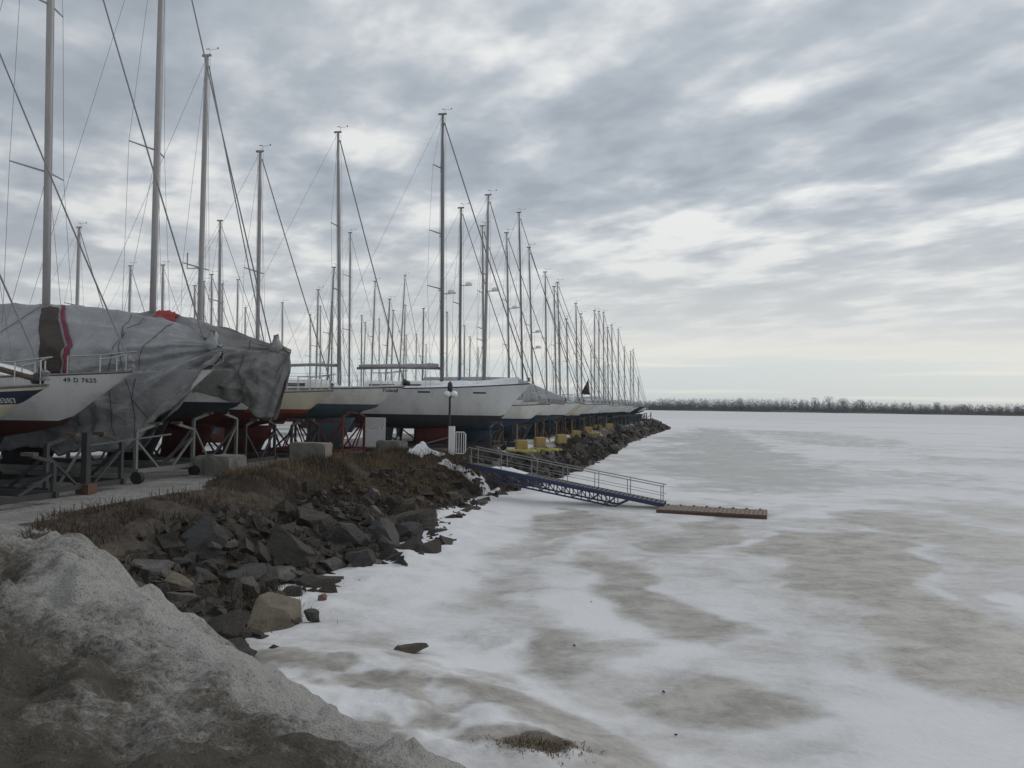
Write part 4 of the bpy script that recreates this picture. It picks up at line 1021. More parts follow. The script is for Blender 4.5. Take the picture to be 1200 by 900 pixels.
b_, r_ = far(716, 474, 73.2, 677, (675, 355.5), 'sailboat with a dark red furled jib low on its stay', WHITE, BLACK, DKBLUE); FAR.append((b_, 'boat with the dark red furled jib'))
q = MB(); q.add([(.25, .02, b_.zb+.9), (1.1, .02, b_.zb+.85), (.95, .02, b_.zb+2.3), (.25, -.02, b_.zb+.9), (1.1, -.02, b_.zb+.85), (.95, -.02, b_.zb+2.3)], [(0, 1, 2), (5, 4, 3), (0, 3, 4, 1), (1, 4, 5, 2), (2, 5, 3, 0)]); q.build('furled_jib', TARPB, r_)
b_, r_ = far(720, 475, 76.6, 682, (681, 368), 'white sailboat just past the one with the dark red jib', WHITE, NAVY, BLACK); FAR.append((b_, 'white boat past the dark red jib'))
for (bow, d, base, top, lab, tp, bt, sh) in [
    (727, 82, 697, (697, 364), 'sailboat with the first and leftmost mast of the last dense group on the pier', OFFW, DKBLUE, 'first boat of the last dense group'),
    (731, 86, 702, (702, 365), 'sailboat with the second mast of the last dense group on the pier', WHITE, DKBLUE, 'second boat of the last dense group'),
    (735, 90, 707.5, (707.5, 366), 'blue-bottomed sailboat with the third mast of the last dense group', WHITE, BLUE, 'third boat of the last dense group'),
    (738, 94, 713, (712, 384), 'sailboat with the shorter fourth mast of the last dense group', GREYW, BLACK, 'fourth boat of the last dense group'),
    (743, 98, 718, (717, 381), 'sailboat with the fifth mast of the last dense group on the pier', WHITE, BLACK, 'fifth boat of the last dense group')]:
    b_, r_ = far(bow, 475.5, d, base, top, lab, tp, NAVY, bt, L=8.8, kh={}); FAR.append((b_, sh))
b_, r_ = far(749, 477, 102, 725.5, (724.6, 386), 'white sailboat with a clean full bow, last white hull of the pier row', WHITE, WHITE, BLACK, L=9.0, stripe=None); FAR.append((b_, 'last white hull of the pier row'))
b_, r_ = far(757, 476.5, 112, 732.5, (731.7, 406.5), 'black hulled sailboat showing its bow at the end of the pier row', BLACK, BLACK, BLACK, L=9.5, deckm=GREYW); FAR.append((b_, 'black-hulled boat at the pier end'))
b_, r_ = far(757.5, 477.5, 122, 739.5, (739, 412), 'sailboat hidden behind the black hull, mast just right of its mast', GREYW, GREYW, BLUE, L=8); FAR.append((b_, 'boat hidden behind the black hull'))
b_, r_ = far(760, 478, 130, 743, (742, 410), 'sailboat behind the black hull with the last tall mast', WHITE, NAVY, BLUE, L=7.8); FAR.append((b_, 'boat with the last tall mast'))
b_, r_ = far(759.5, 478.5, 138, 749, (748, 443), 'small sailboat at the pier end, rightmost and by far shortest mast', OFFW, NAVY, DKBLUE, L=6, B=2.2); FAR.append((b_, 'small boat at the pier end'))

# ------------------------------------------------------------------ boats of the back rows: (base x, top x, top y, text)
BACK = [
 (87, 93, 267, 'bare mast standing alone between the two tall masts of the silver tarp'),
 (149, 153, 312, 'short bare mast just left of the tall mast with red patches'),
 (189, 191, 311, 'short bare mast just right of the tall mast with red patches'),
 (228, 228, 335, 'short bare mast touching the left side of the mast with the bracket'),
 (238, 238.5, 330, 'short bare mast hugging the right side of the mast with the bracket'),
 (247, 248, 322, 'back boat, bare mast of middling height right of the mast with the bracket'),
 (256, 258, 259, 'slender bare mast taller than its neighbours between the bracket mast and the cream boat'),
 (259, 260.5, 333, 'short bare mast tucked behind the slender tall one left of the cream boat'),
 (276, 279, 328, 'bare mast halfway between the slender tall one and the cream boat mast'),
 (286, 287.5, 361, 'very short bare mast just left of the cream boat mast'),
 (330, 331, 355, 'stubby bare mast seen at the very bow of the dull grey tarp'),
 (363, 363.5, 369, 'short bare mast, first right of the grey tarp bow'),
 (370, 373, 340, 'bare mast with a dome low down, midway from tarp bow to teal boat mast'),
 (375, 375.5, 359, 'shorter bare mast beside the one with the dome, left of the teal boat mast'),
 (382, 392, 314, 'bare mast leaning strongly right, just left of the teal boat mast'),
 (388, 389.6, 355, 'thin mast crossing the strongly leaning one'),
 (395.5, 396, 383, 'low mast peeping out left of the foot of the teal boat mast'),
 (409, 410.5, 273, 'tall thin mast with two level crosstrees close right of the teal boat mast'),
 (423, 424, 370, 'short mast, left of a touching pair above the sail cover'),
 (425, 428.5, 378, 'short leaning mast, right of a touching pair above the sail cover'),
 (434, 440, 330, 'thin leaning mast rising alone over the left part of the sail cover'),
 (444, 444.5, 374, 'short upright mast right of the lone leaning one over the sail cover'),
 (450.5, 457, 351, 'leaning mast crossed by the stay of the teal boat'),
 (457.5, 461, 364, 'slightly lower leaning mast just right of the one the stay crosses'),
 (466, 475, 323, 'thinnest tall mast leaning right over the bow of the teal boat'),
 (472, 475, 358, 'thicker mast crossing the thinnest leaning one over the teal boat bow'),
 (475.5, 476, 393, 'low mast beside the crossing masts over the teal boat bow'),
 (487, 488, 392, 'short mast alone between the crossing masts and the long white boat mast'),
 (494.5, 496.5, 362, 'mast with a double head left of the long white boat mast'),
 (498.5, 499.5, 404, 'low mast just right of the double headed one'),
 (523.5, 524, 366, 'thin mast hugging the right side of the long white boat mast'),
 (544, 544.5, 382, 'short mast just right of the mast with the blue wrap'),
 (550, 551, 395, 'lower mast second right of the blue wrapped mast'),
 (559.5, 560.5, 408, 'lowest thin mast between the blue wrapped mast and the touching pair'),
 (633, 624, 328, 'mast leaning left behind the boat with two radar domes'),
 (645.5, 642.5, 345, 'thin mast leaning left behind the pale boat halfway along'),
 (657, 656, 377, 'low thick mast at the right foot of the close mast pair'),
 (649, 648, 423, 'very low mast near the foot of the close mast pair'),
 (693, 692.5, 405, 'short thin mast left of the last dense group'),
 (709.5, 709, 425, 'low mast inside the last dense group'),
]
occ = []
def rect_of(xm, ym, L=8.6, J=3.4, W=2.7):
    a = Vector((math.cos(HEAD), math.sin(HEAD))); n = Vector((-a.y, a.x)); p = Vector((xm, ym))
    return (p.dot(a)+J-L, p.dot(a)+J, p.dot(n)-W/2, p.dot(n)+W/2)
def clash(q): return any(q[0] < o[1]+.4 and q[1] > o[0]-.4 and q[2] < o[3]+.15 and q[3] > o[2]-.15 for o in occ)
for b in [bA, bB, bC, bD, bE0, bE, bF, bG]+[f[0] for f in FAR]:
    occ.append(rect_of(b.root_loc.x, b.root_loc.y, b.L, b.J, b.B))
hull_cols = [(WHITE, NAVY, DKBLUE), (OFFW, NAVY, RED), (CREAM, RED, DKGREY), (GREYW, BLACK, BLUE), (WHITE, GREEN, DKGREY)]
rb = random.Random(5); failed = []
for i, (bx, tx, ty, txt) in enumerate(BACK):
    hy = 474.5+0.0157*(bx-600); best = None
    for hgt in sorted([6.6+0.2*k for k in range(38)], key=lambda h: abs(h-9.0)):
        d = hgt*F_PX/(hy-ty)
        p = at_depth(bx, hy, d)
        if d < 33 or d > 150: continue
        if not inside(np.array([p.x]), np.array([p.y]), T_POLY)[0]: continue
        if not clash(rect_of(p.x, p.y)): best = (d, p); break
    if best is None: failed.append(i); continue
    d, p = best; L = 8.6
    occ.append(rect_of(p.x, p.y))
    Pb = Vector((p.x, p.y, 0))+Vector((math.cos(HEAD), math.sin(HEAD), 0))*3.4
    pb = project((Pb.x, Pb.y, PAD+rb.uniform(2.35, 2.6)))
    b = Boat(pb[0], pb[1], Pb.y, bx, (tx, ty), L=L, B=2.6, wl=1.5, J=3.4)
    t_, bo_, bt_ = rb.choice(hull_cols)
    root = b.root(('boat of the back rows, ' if not txt.startswith('back') and len(txt.split()) < 12 else 'back boat, ' if len(txt.split()) < 15 else '')+txt, 'sailboats parked behind the front row')
    b.hull(root, t_, bo_, bt_); b.deck(root, OFFW); b.keel(root, bt_); b.cabin(root, OFFW, win=False, h=.3)
    b.mast(root, ALUW if i < 11 else rb.choice([ALU, ALU, ALUD]), w=.095 if hgt > 8 else .085, spread=((rb.uniform(.48, .55), .7),) if i != 17 else ((.42, .8), (.74, .75)), wr=.007, furl=.013 if rb.random() < .6 else .022, radar=(.33,) if i == 12 else None, detail=rb.random() < .75)
print('back boats failed:', failed)

# ------------------------------------------------------------------ tarpaulins
def tarp(b, name, label, mat, xr, ridge, edge, hem, seed, wadd=.14, nu=170, nv=64, amp=1.0, tip=.25, droop=None):
    x0, x1 = xr; P = []; Nn = []
    def prof(x, v):
        side = -1 if v < 0 else 1; w_ = abs(v)
        xa = b.J-x; uu = b.u(x); zr = ridge(xa); ze = edge(xa); zh = hem(xa, side)
        ex = sstep(0, 1, np.array(uu))*0
        w = (b.bs(uu) if uu < 1 else 0)+wadd
        close = 1.0 if xa > .45 else max(0.08, ((xa+tip)/(.45+tip)))**.6
        w = max(w*1.0, .30)*close
        if w_ < .4:
            s_ = w_/.4; y = w*s_; z = zr-(zr-ze)*(s_**1.25) if zr > ze else zr
        else:
            s_ = (w_-.4)/.6; z = ze-(ze-zh)*s_; hbv = b.hb(x, min(z, b.zs(uu)-.02)) if uu < 1 else 0
            tgt = hbv+.10; k = s_**0.8; y = (w*(1-k)+max(tgt, w*.35)*k); y = max(y, hbv+.06)
        return x, side*y, z
    us_ = np.linspace(0, 1, nu); vs_ = np.linspace(-1, 1, 2*nv+1)
    G = np.zeros((nu, len(vs_), 3))
    for i, q in enumerate(us_):
        x = x0+(x1-x0)*q
        for j, v in enumerate(vs_): G[i, j] = prof(x, v)
    hang = np.clip((np.abs(vs_)-.3)/.3, 0, 1)[None, :]
    xa = (b.J-G[:, :, 0]); z = G[:, :, 2]; sg = np.sign(vs_)[None, :]
    # hanging folds fan out from the bow; cross creases from the lashings
    f1 = fbm(xa*2.4+z*1.0+sg*7, z*.30+seed, 3, seed)-.5
    f2 = np.abs(fbm(xa*.9-z*1.1+sg*3, z*.5+xa*.3, 2, seed+3)-.5)
    f3 = fbm(xa*6+sg*5, z*2.2, 3, seed+6)-.5
    f4 = np.abs(fbm(xa*3.4+z*2.6+sg*5, z*1.5-xa*.5, 3, seed+12)-.5)
    th = np.arctan2(z-(ridge(.3)-.2), np.maximum(xa+.45, .05)); rad = np.hypot(z-(ridge(.3)-.2), xa+.45)
    f5 = (np.abs(fbm(th*5.5+sg*13+seed, rad*.22, 3, seed+15)-.5)-.12)*np.clip(rad/1.2, 0, 1)*np.clip((6.5-rad)/4, 0, 1)
    d = -f5*.75*amp+amp*(f1*.40*(.22+hang*.78)-np.sqrt(f2+.01)*.20-f4*.06+f3*.035)
    near_ridge = np.clip(np.abs(vs_)/.12, 0, 1)[None, :]
    G[:, :, 1] += sg*d*(.25+.75*near_ridge)*np.clip(np.abs(vs_)/.06, 0, 1)[None, :]*1.0
    G[:, :, 2] += (1-hang)*d*.55
    hemw = (fbm(xa*1.8+sg*11, z*0+seed, 3, seed+9)-.5)*.45*np.clip((np.abs(vs_)-.6)/.4, 0, 1)[None, :]
    G[:, :, 2] += hemw
    for i in range(nu):
        for j in range(len(vs_)):
            if abs(vs_[j]) > .3 and G[i, j, 2] < b.zs(b.u(G[i, j, 0]))+.03:
                m_ = b.hb(G[i, j, 0], min(G[i, j, 2], b.zs(b.u(G[i, j, 0]))-.01))+.05 if b.u(G[i, j, 0]) < 1 else 0
                if abs(G[i, j, 1]) < m_: G[i, j, 1] = math.copysign(m_, vs_[j])
    o = np_mesh(name, G.reshape(-1, 3), grid_faces(nu, len(vs_))[:, ::-1], mat)
    o.location = b.root_loc; o.rotation_euler = (0, 0, b.rz)
    sm = o.modifiers.new('thickness', 'SOLIDIFY'); sm.thickness = .012; sm.offset = 0
    tag(o, label, 'tarpaulin')
    return o, G, us_, vs_
def tpatch(parent, G, us_, vs_, i0, i1, j0, j1, mat, name, push=.03, jag=0.0, skew=0):
    cols = []
    for j in range(j0, j1+1):
        ii = np.arange(i0, i1+1)+skew*min(1.0, (j1-j)/max(j1-39, 1)); k0 = np.clip(np.floor(ii).astype(int), 0, len(G)-2); fr = (ii-k0)[:, None]
        cols.append(G[k0, j]*(1-fr)+G[k0+1, j]*fr)
    H = np.stack(cols, 1); c = np.array([0, np.sign(H[:, :, 1].mean())*push, push*.6]); H = H+c
    if jag:
        n = H.shape
        H[:, -1, 2] += (RNG.random(n[0])-.5)*jag; H[-1, :, 0] += (RNG.random(n[1])-.5)*jag; H[0, :, 0] += (RNG.random(n[1])-.5)*jag
    V = H.reshape(-1, 3); o = np_mesh(name, V, grid_faces(H.shape[0], H.shape[1])[:, ::-1], mat); o.parent = parent
    sm = o.modifiers.new('thickness', 'SOLIDIFY'); sm.thickness = .012; return o
def ip(xs_, ys_): return lambda xa, side=0: float(np.interp(xa, xs_, ys_))
oC, GC, uC, vC = tarp(bC, 'boat_tarp', 'shiny silver tarp tented over the big sailboat, hanging almost to the cradle', TARP, (bC.stern-.2, bC.J+.22),
    ip([-.25, 0, .5, 1.6, 3.0, 4.5, 7, 11], [3.72, 3.85, 4.08, 4.42, 4.72, 4.88, 4.95, 4.9]), ip([-.25, 0, .6, 3, 11], [3.6, 3.7, 3.7, 3.62, 3.6]),
    ip([-.3, .05, .5, 1.0, 2.4, 3.4, 6, 11], [3.35, 3.15, 2.75, 2.15, .85, .72, .75, .9]), 5, amp=1.0)
iu = lambda G, xa, b: int(np.argmin(np.abs((b.J-G[:, 64, 0])-xa)))
a1, a2 = iu(GC, 5.35, bC), iu(GC, 4.75, bC)
tpatch(oC, GC, uC, vC, min(a1, a2), max(a1, a2), 28, 60, TARPB, 'mast_gaiter', .04, 0, 17)
a3 = iu(GC, 4.70, bC); tpatch(oC, GC, uC, vC, min(a2, a3), max(a2, a3)+1, 26, 62, TARPM, 'red_edge', .045, 0, 18)
oD, GD, uD, vD = tarp(bD, 'boat_tarp', 'dull grey tarp over the sailboat, gathered in long folds at the bow', TARPG, (bD.stern-.2, bD.J+.42),
    ip([-.45, -.1, .3, 1.2, 2.4, 3.9, 6, 11], [3.82, 3.98, 4.02, 4.32, 4.66, 5.06, 5.12, 5.05]), ip([-.45, 0, .6, 3, 11], [3.70, 3.75, 3.7, 3.7, 3.7]),
    ip([-.45, -.25, .05, .5, .95, 1.5, 2.0, 3, 11], [3.3, 2.6, 1.65, 1.72, 1.95, 2.25, 2.5, 2.5, 2.3]), 15, amp=1.25, tip=.5)
a1, a2 = iu(GD, 4.25, bD), iu(GD, 3.5, bD); tpatch(oD, GD, uD, vD, min(a1, a2), max(a1, a2), 44, 64, TARPR, 'red_patch', .06, .12)
a1, a2 = iu(GD, 3.5, bD), iu(GD, 2.7, bD); tpatch(oD, GD, uD, vD, min(a1, a2), max(a1, a2), 46, 52, TARPR, 'red_patch', .06, .25)
# ropes lashed over the two tarps
def rope(parent, G, path, name='rope', r=.009):
    q = MB(); pts = []
    for (i, j) in path:
        p = G[int(i), int(j)]; pts.append((p[0], p[1]+np.sign(p[1])*.06, p[2]))
    q.tube(pts, r, 5); return q.build(name, BLACK, parent, True)
for xa0, xa1 in ((2.1, 2.7), (2.5, 1.8), (1.2, 2.2), (5.4, 6.2)):
    i0, i1 = iu(GC, xa0, bC), iu(GC, xa1, bC); rope(oC, GC, [(i0+(i1-i0)*k/10, 62-58*k/10) for k in range(11)])
i0, i1 = iu(GD, .75, bD), iu(GD, .95, bD); rope(oD, GD, [(i0+(i1-i0)*k/10, 60-50*k/10) for k in range(11)])
# knot of cloth gathered round each forestay
def knot(b, zloc, mat, parent, rr_=.2, xo=0.0):
    q = MB(); q.lathe((b.J-.08+xo, 0, zloc), [(0, -.28), (rr_, -.24), (rr_*1.1, -.10), (rr_*.7, .02), (rr_*.5, .12), (rr_*.3, .26), (0, .3)], 14); q.v = [(p[0]+(random.random()-.5)*.09, p[1]+(random.random()-.5)*.09, p[2]+(random.random()-.5)*.07) for p in q.v]; q.build('gathered_knot', mat, parent, True)
knot(bC, 3.82, TARP, oC, .22); knot(bD, 3.98, TARPG, oD, .22)
oI, GI, _, _ = tarp(bI, 'boat_tarp', 'pale grey tent cover sloping down to the bow on the pier row', tarp_mat('pale_grey_tarp', (.33, .33, .34), (.26, .26, .27), .6), (bI.stern-.1, bI.J-.15),
    ip([0, .5, 3.2, 6, 11], [bI.zb+.25, bI.zb+.45, bI.zb+1.55, bI.zb+1.6, bI.zb+1.5]), ip([0, .6, 3, 11], [bI.zb+.12, bI.zb+.2, bI.zb+.25, bI.zb+.2]),
    ip([0, .5, 3, 11], [bI.zb-.1, bI.zb-.15, bI.zb-.2, bI.zb-.2]), 25, amp=.35, nu=50, nv=20)

# ------------------------------------------------------------------ cradles and stands
cradle(bA, 'dark steel cradle under the nearest cream boat', CDARK, L=4.4, W=2.2, xc=.5, post_top=1.0)
cradle(bB, 'dark steel cradle under the white boat with red bottom', CDARK, L=4.6, W=2.4, xc=.8)
cradle(bC, 'pale galvanised cradle with wheels under the silver tarp', CWHITE, L=6.2, W=2.5, xc=.95, wheels=True, low=.26, runner=.13)
cradle(bD, 'pale galvanised cradle under the dull grey tarp', CWHITE, L=4.6, W=2.4, xc=.2)
cradle(bE0, 'dark cradle beside the red keel', CDARK, L=4.4, W=2.0, xc=.4)
cradle(bE, 'dark steel cradle under the cream red-bottomed boat', CDARK, L=4.0, W=2.2, xc=.2)
cradle(bF, 'red trussed steel cradle under the teal-bottomed boat', CRED, L=3.5, W=2.3, xc=-.95, truss=True, wheels=False, low=.12)
cradle(bG, 'dark steel cradle under the long white boat', CDARK, L=5.4, W=2.6, xc=.1, wheels=True, low=.2)
for b, sh in FAR: cradle(b, 'dark steel cradle under the '+sh, CDARK, L=4.4, W=2.2)

def jack_stand(loc, h, label, m=CDARK, lean=(0, 0), group=None):
    o = empty('boat_stand', loc, 0); tag(o, label, 'stand', group)
    for k in range(3):
        a = k*2.094+.4; q = MB(); q.bar((math.cos(a)*.42, math.sin(a)*.42, .02), (0, 0, h*.55), .045); q.build('leg', m, o)
    q = MB(); q.tube([(0, 0, h*.42), (lean[0], lean[1], h)], .028, 8); q.build('post', m, o)
    q = MB(); q.box((lean[0], lean[1], h+.03), (.26, .2, .06)); q.build('pad', WOOD, o)
    return o
# timber prop with reddish block under the bow of the white red-bottomed boat
o = empty('timber_prop', at_z(101, 578, PAD), HEAD); tag(o, 'dark post on a reddish timber block below the white red-bottomed bow', 'prop')
q = MB(); q.box((0, 0, .11), (.34, .30, .22)); q.build('block', WOODR, o)
q = MB(); q.box((-.03, 0, .82), (.15, .15, 1.18)); q.build('post', CDARK, o)
q = MB(); q.bar((-.55, -.35, .06), (-.05, 0, 1.18), .06); q.bar((.0, .0, 1.1), (1.2, 1.4, 1.35), .035); q.build('brace', CWHITE, o)
# yellow blocks with posts along the pier edge
YB = [(617, 530, 1.0, 'nearest and largest yellow concrete block on the pier edge'), (638, 525, .98, 'second yellow concrete block from the gangway'), (662, 520.5, .98, 'third yellow concrete block from the gangway'),
      (679, 513, .98, 'fourth yellow concrete block from the gangway'), (692, 505, 1.05, 'small yellow block beside a heap of yellow hose'), (703, 503, 1.1, 'brownish yellow block, second last along the pier'), (717, 502, 1.1, 'farthest yellow block on the pier edge')]
HYD = {0: 39.2, 1: 43.0, 2: 47.5, 3: 55.5, 4: 66, 5: 74, 6: 80}
for i, (px, py, s_, lab) in enumerate(YB):
    d = HYD[i]; p = at_depth(px, py, d); x = p.x-.25; z = PAD
    o = empty('yellow_block', (x, d, z), HEAD+.3+.1*(i % 3)); tag(o, lab, 'concrete block', 'yellow blocks along the pier edge')
    w = s_*(.60+.01*i); q = MB(); q.box((0, 0, .26), (w, w*.92, .52), None, 0, .93); bl = q.build('block', YEL if i != 5 else paint('faded_yellow', (.34, .22, .06), .9, .6), o)
    bv = bl.modifiers.new('worn_edges', 'BEVEL'); bv.width = .05; bv.segments = 2
    q = MB(); q.tube([(-w*.38,   .1, .50), (-w*.38, .12, 1.30)], .04, 8); q.build('post', ORANGE, o)
    q = MB(); q.tube([(w*.1, 0, .51), (w*.1, .08, .58), (w*.1, .16, .51)], .02, 6); q.build('lifting_loop', CDARK, o)
for (px, py, d, n, lab) in [(606, 533, 37.6, 3, 'yellow hose lying flat before the nearest yellow block'), (634, 529, 41.2, 2, 'yellow hose heaped under the second yellow block'), (688, 507, 63, 3, 'yellow hose heaped by the small yellow block')]:
    p = at_depth(px, py, d); z = max(hz1(p.x, d), PAD-.3)+.06; q = MB(); pts = []
    for k in range(26): pts.append((.8*math.sin(k*.55)*(1-.012*k)+k*.02, .3*math.cos(k*.83), .05+.07*abs(math.sin(k*1.3))))
    q.tube(pts, .06, 6); o = q.build('yellow_hose', YEL2, None, True); o.location = (p.x, d, z); tag(o, lab, 'hose')
STN = [(598, 41.5), (647, 49.5), (671, 57), (698, 70)]
for i, (px, d) in enumerate(STN):
    p = at_depth(px, 500, d); jack_stand((p.x-.5, d, PAD), 1.35, ['first','second','third','fourth','fifth','sixth','seventh'][i]+' orange-posted boat stand along the pier row from the gangway', ORANGE, (.0, .1), 'orange boat stands of the pier row')

# ------------------------------------------------------------------ concrete blocks by the yard edge
def cblock(px, py, size, yaw, label, seed):
    p = at_z(px, py, PAD); z = max(PAD, hz1(p.x, p.y))-.06
    q = MB(); q.box((0, 0, size[2]/2), size); o = q.build('concrete_block', CONC, None)
    bm = bmesh.new(); bm.from_mesh(o.data); bmesh.ops.bevel(bm, geom=bm.edges[:], offset=.05, segments=2, affect='EDGES')
    bmesh.ops.triangulate(bm, faces=bm.faces[:]); bmesh.ops.subdivide_edges(bm, edges=bm.edges[:], cuts=3, use_grid_fill=True)
    co = np.array([v.co[:] for v in bm.verts]); k = fbm(co[:, 0]*5+seed, co[:, 1]*5+co[:, 2]*4, 4, seed)-.5
    for v, e_ in zip(bm.verts, k): v.co += v.co.normalized()*e_*.10
    bm.to_mesh(o.data); bm.free(); o.location = (p.x, p.y, z); o.rotation_euler = (0, 0, math.radians(yaw)); tag(o, label, 'concrete block'); return o
cblock(264, 559, (.95, .75, .66), -28, 'rough grey concrete block by the yard edge under the dull grey tarp', 31)
cblock(241, 557, (.55, .6, .60), 8, 'small dark concrete block left behind the rough grey one', 32)
cblock(364, 545, (1.30, .8, .72), -8, 'chunky tan concrete block in front of the red cradle', 33)
cblock(460, 532, (1.05, .8, .62), -22, 'cubic concrete block right of the white lattice panel', 34)
cblock(447, 531, (.5, .6, .60), 10, 'narrow concrete block touching the lattice panel', 35)
# white lattice panel
o = empty('lattice_panel', at_z(438, 528, PAD), HEAD*.4); tag(o, 'white panel with lattice top standing between the teal boat and the block', 'panel')
q = MB(); w, h = .98, 1.52; q.box((w/2, 0, h/2), (.07, .07, h)); q.box((-w/2, 0, h/2), (.05, .05, h)); q.box((0, 0, h-.03), (w-.07, .05, .06)); q.box((0, 0, .22), (w-.07, .05, .06)); q.build('frame', SIGNW, o)
q = MB(); q.box((0, .01, .62), (w-.08, .02, .76)); q.build('sheet', GREYW, o)
q = MB(); z0, z1 = 1.0, h-.06; n = 9
for k in range(-4, n):
    xa = -w/2+.03+k*.11
    for sgn in (1, -1):
        a = Vector((xa, .004*sgn, z0)); b2 = Vector((xa+(z1-z0), .004*sgn, z1))
        if sgn < 0: a.x, b2.x = -a.x, -b2.x
        pa, pb = (a, b2)
        # clip to the frame
        def cl(p, q_):
            lim = w/2-.04; t0, t1 = 0, 1; dx = q_.x-p.x
            for edge_, s2 in ((-lim, 1), (lim, -1)):
                if abs(dx) > 1e-6:
                    t = (edge_-p.x)/dx
                    if (p.x-edge_)*s2 < 0: t0 = max(t0, t)
                    if (q_.x-edge_)*s2 < 0: t1 = min(t1, t)
            return (p.lerp(q_, t0), p.lerp(q_, t1)) if t1-t0 > .05 else None
        c2 = cl(pa, pb)
        if c2: q.bar(c2[0], c2[1], .006, .045)
q.build('lattice', SIGNW, o)
o = empty('tyre', at_z(433, 529, PAD), .4); tag(o, 'dark tyre half under the white lattice panel', 'tyre')
q = MB(); pts = [(.22*math.cos(a), .22*math.sin(a), .08) for a in np.linspace(0, 2*math.pi, 17)]; q.tube(pts, .08, 8, cap=False); q.build('tread', RUBBER, o, True)
q = MB(); q.lathe((0, 0, .04), [(0, 0), (.14, 0), (.15, .05), (.12, .08), (0, .08)], 12); q.build('rim', CWHITE, o, True)

# ------------------------------------------------------------------ lamp post, gate
p = at_depth(526, 536, 34.6); o = empty('lamp_post', (p.x, p.y, PAD), 0); tag(o, 'black lamp post with two white globes beside the gangway gate', 'lamp post')
q = MB(); q.lathe((0, 0, 0), [(.10, 0), (.10, .12), (.06, .2), (.05, .9), (.045, 2.45), (.06, 2.5), (.045, 2.55), (.045, 2.72), (.10, 2.75), (.12, 2.9), (.10, 3.08), (.03, 3.16), (0, 3.18)], 12); q.build('pole', BLACK, o, True)
q = MB(); q.tube([(-.13, 0, 2.50), (.16, 0, 2.50)], .025, 6); q.build('arm', BLACK, o)
gm, gt, gb = NT('milky_globe'); gb.inputs['Base Color'].default_value = (.82, .82, .81, 1); gb.inputs['Roughness'].default_value = .25; gb.inputs['Subsurface Weight'].default_value = .2
gn = noise(gt, 5, 4); gt.links.new(mix(gt, mrange(gt, gn, .4, .7), (.82, .82, .81), (.68, .68, .66)), gb.inputs['Base Color'])
for xg in (-.10, .17):
    q = MB(); q.lathe((xg, -.02, 2.62), [(.155*math.sin(a), -.155*math.cos(a)*.95) for a in np.linspace(0, math.pi, 12)], 16); q.build('globe', gm, o, True)
p = at_depth(529, 536, 34.3); o = empty('gangway_gate', (p.x, p.y, PAD-.1), -.1); tag(o, 'white gate post and railing at the head of the gangway', 'gate')
q = MB(); q.box((0, 0, .68), (.24, .2, 1.36)); q.build('gate_post', SIGNW, o)
q = MB(); pts = [(.14, -.05, .25), (.14, -.05, 1.05), (.20, -.05, 1.12), (.52, -.05, 1.12), (.60, -.05, 1.04), (.60, -.05, .30), (.52, -.05, .22), (.2, -.05, .22)]; q.tube(pts+[pts[0]], .026, 6)
for k in range(4): q.tube([(.22+k*.10, -.05, .24), (.22+k*.10, -.05, 1.10)], .018, 5)
q.build('railing', SIGNW, o)
q = MB(); q.bar((-.1, .15, .9), (-2.4, .7, .25), .05); q.build('stay_bar', CWHITE, o)

# ------------------------------------------------------------------ gangway and float
RAILG = paint('galvanised_rail', (0.27, 0.27, 0.27), 0.55, 0.5)
WOODD = paint('dark_wet_planks', (0.13, 0.12, 0.11), 0.85, 0.5, 0, 3, (6, .5, 6))
A0 = at_depth(549, 545, 32.3); A1 = at_z(778, 592.5, .16)
ax = (A1-A0); Lg = ax.length; rz = math.atan2(ax.y, ax.x); tilt = math.asin(ax.z/Lg)
o = empty('gangway', (A1.x, A1.y, 0.0), rz); tag(o, 'blue trussed gangway with grey handrails sloping from the bank to the ice', 'gangway')
ct, st_ = math.cos(tilt), math.sin(tilt)
def gp(s_, y, h): # s from the ice end back up the slope; h above the deck line
    return Vector((-(Lg-0)*s_*ct, y, .16-Lg*s_*st_+h))
Wg = .85
for y in (0, Wg):
    q = MB(); q.bar(gp(0, y, 0), gp(1, y, 0), .09, .15); q.build('side_beam', GBLUE, o)
    q = MB(); q.bar(gp(.24, y, -.42), gp(.86, y, -.42), .06, .06); q.bar(gp(.24, y, -.42), gp(.17, y, -.07), .05); q.bar(gp(.86, y, -.42), gp(.93, y, -.07), .05)
    n = 15
    for k in range(n):
        sa = .24+.62*k/n; sb = sa+.62/n
        q.bar(gp(sa, y, -.42), gp(sa, y, -.07), .035); q.bar(gp(sa if k % 2 else sb, y, -.42), gp(sb if k % 2 else sa, y, -.07), .032)
    q.build('truss', GBLUE, o)
    q = MB()
    for hh in (.70, .36): q.tube([gp(.0, y, hh), gp(1, y, hh)], .020 if hh > .5 else .010, 6)
    for k in range(7):
        sa = .015+.97*k/6; q.tube([gp(sa, y, .05), gp(sa, y, .70)], .017, 6)
    q.build('handrail', RAILG, o)
q = MB()
for k in range(44): q.bar(gp(.01+k*.0225, .05, .06), gp(.01+k*.0225, Wg-.05, .06), .13, .03)
q.build('deck_planks', WOODD, o)
q = MB(); P = []
for k in range(9):
    s_ = .70+.18*k/8; P.append([gp(s_, .08+.68*j/5, .085+.09*math.sin(math.pi*k/8)*math.sin(math.pi*j/5)*(1+.4*math.sin(k*3+j))) for j in range(6)])
q.grid(P, 0, True); s2 = q.build('snow_cover', SNOWM, None, True); s2.location = o.location; s2.rotation_euler = o.rotation_euler; tag(s2, 'patch of snow lying on the upper part of the gangway deck', 'snow', kind='stuff')
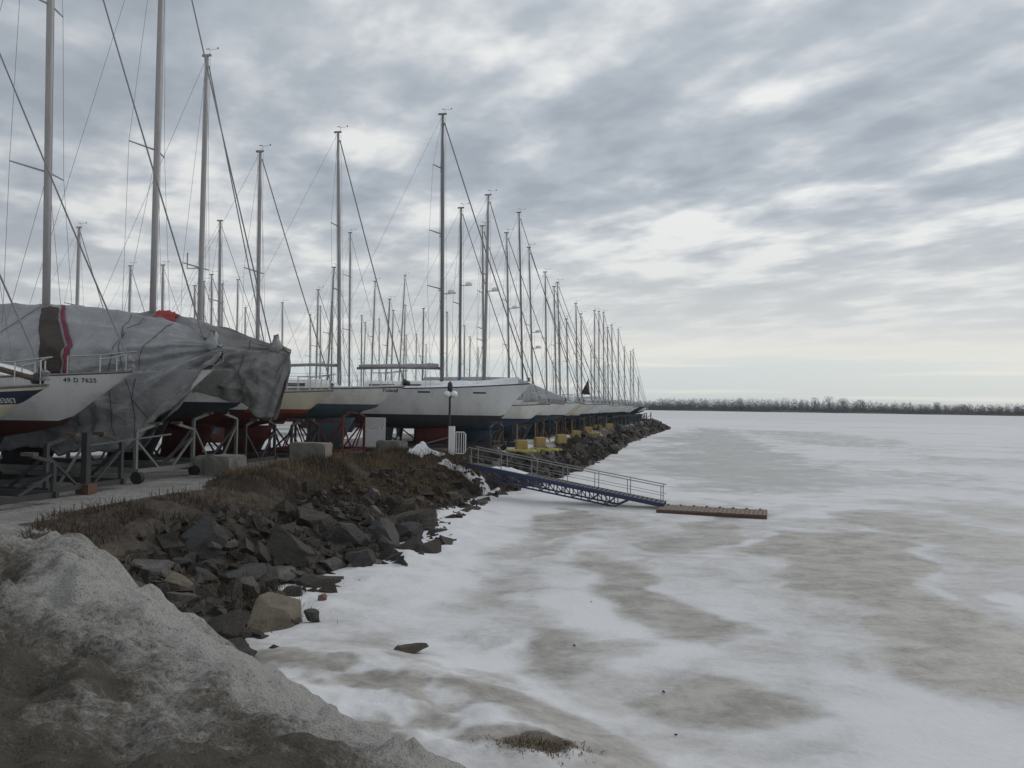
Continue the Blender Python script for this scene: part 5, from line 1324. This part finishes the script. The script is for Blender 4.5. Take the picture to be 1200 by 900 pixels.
# float: low timber landing frozen into the ice
d0 = at_z(767, 597.0, .08); d1 = at_z(895, 604.0, .08); e0 = at_z(783, 594.0, .12); e1 = at_z(897, 598.5, .12)
c = (d0+d1+e0+e1)/4; rz = math.atan2((d1-d0).y, (d1-d0).x); Ld = (d1-d0).length
o = empty('floating_dock', (c.x, c.y, 0), rz); tag(o, 'low wooden float frozen into the ice at the foot of the gangway', 'dock')
Wd = 1.5
for y in (-Wd/2, Wd/2): q = MB(); q.bar((-Ld/2, y, .04), (Ld/2, y, .05), .07, .12); q.build('side_timber', WOOD if y < 0 else WOODR, o)
for x in (-Ld/2+.04, Ld/2-.04): q = MB(); q.box((x, 0, .04), (.07, Wd-.08, .12)); q.build('end_timber', BLACK if x > 0 else WOODR, o)
q = MB(); n = int(Ld/.15)
for k in range(n): q.box((-Ld/2+.08+k*(Ld-.16)/(n-1), random.uniform(-.012, .012), .118+.003*(k % 3)+random.uniform(0, .006)), (.135, Wd+.06, .03))
q.build('planks', paint('brown_dock_planks', (0.185, 0.145, 0.115), 0.85, 0.6, 0, 3, (6, 0.5, 6)), o)
q = MB(); q.bar((-Ld/2, -Wd/2-.04, .085), (Ld/2, -Wd/2-.04, .095), .03, .04); q.build('edge_strip', WOODR, o)
for k in range(8): q = MB(); q.lathe((-Ld/2+.25+k*(Ld-.5)/7, Wd/2-.12, .135), [(0, 0), (.05, 0), (.045, .05), (0, .06)], 8); q.build('bolt', ALUD, o)
# bits on the ice
for i, (px, py, s_, lab) in enumerate([(673, 756, .034, 'small dark stone on the grey ice right of the lone rock'), (693, 704, .034, 'small dark lump on the snow above the grey patch'), (778, 810, .034, 'little dark stone by the dark grey patch on the ice'), (792, 862, .034, 'little dark stone nearest the camera on the open ice')]):
    p = at_z(px, py, .03); put_rock('stone', RM[i], (p.x, p.y, float(lake_h(np.array([p.x]), np.array([p.y]))[0])+.02), (s_*1.6, s_, s_), (0, 0, i), lab)

# ------------------------------------------------------------------ air
q = MB(); q.box((0, 3000, 11.0), (15000, 9000, 26.0)); hz_o = q.build('haze', [], None); tag(hz_o, kind='stuff')
hm = bpy.data.materials.new('damp_air'); hm.use_nodes = True; ht = hm.node_tree; ht.nodes.clear()
hv = ht.nodes.new('ShaderNodeVolumePrincipled'); hv.inputs['Color'].default_value = (.92, .95, 1, 1); hv.inputs['Density'].default_value = 0.00011; hv.inputs['Anisotropy'].default_value = .3
ho = ht.nodes.new('ShaderNodeOutputMaterial'); ht.links.new(hv.outputs[0], ho.inputs['Volume']); hz_o.data.materials.append(hm)
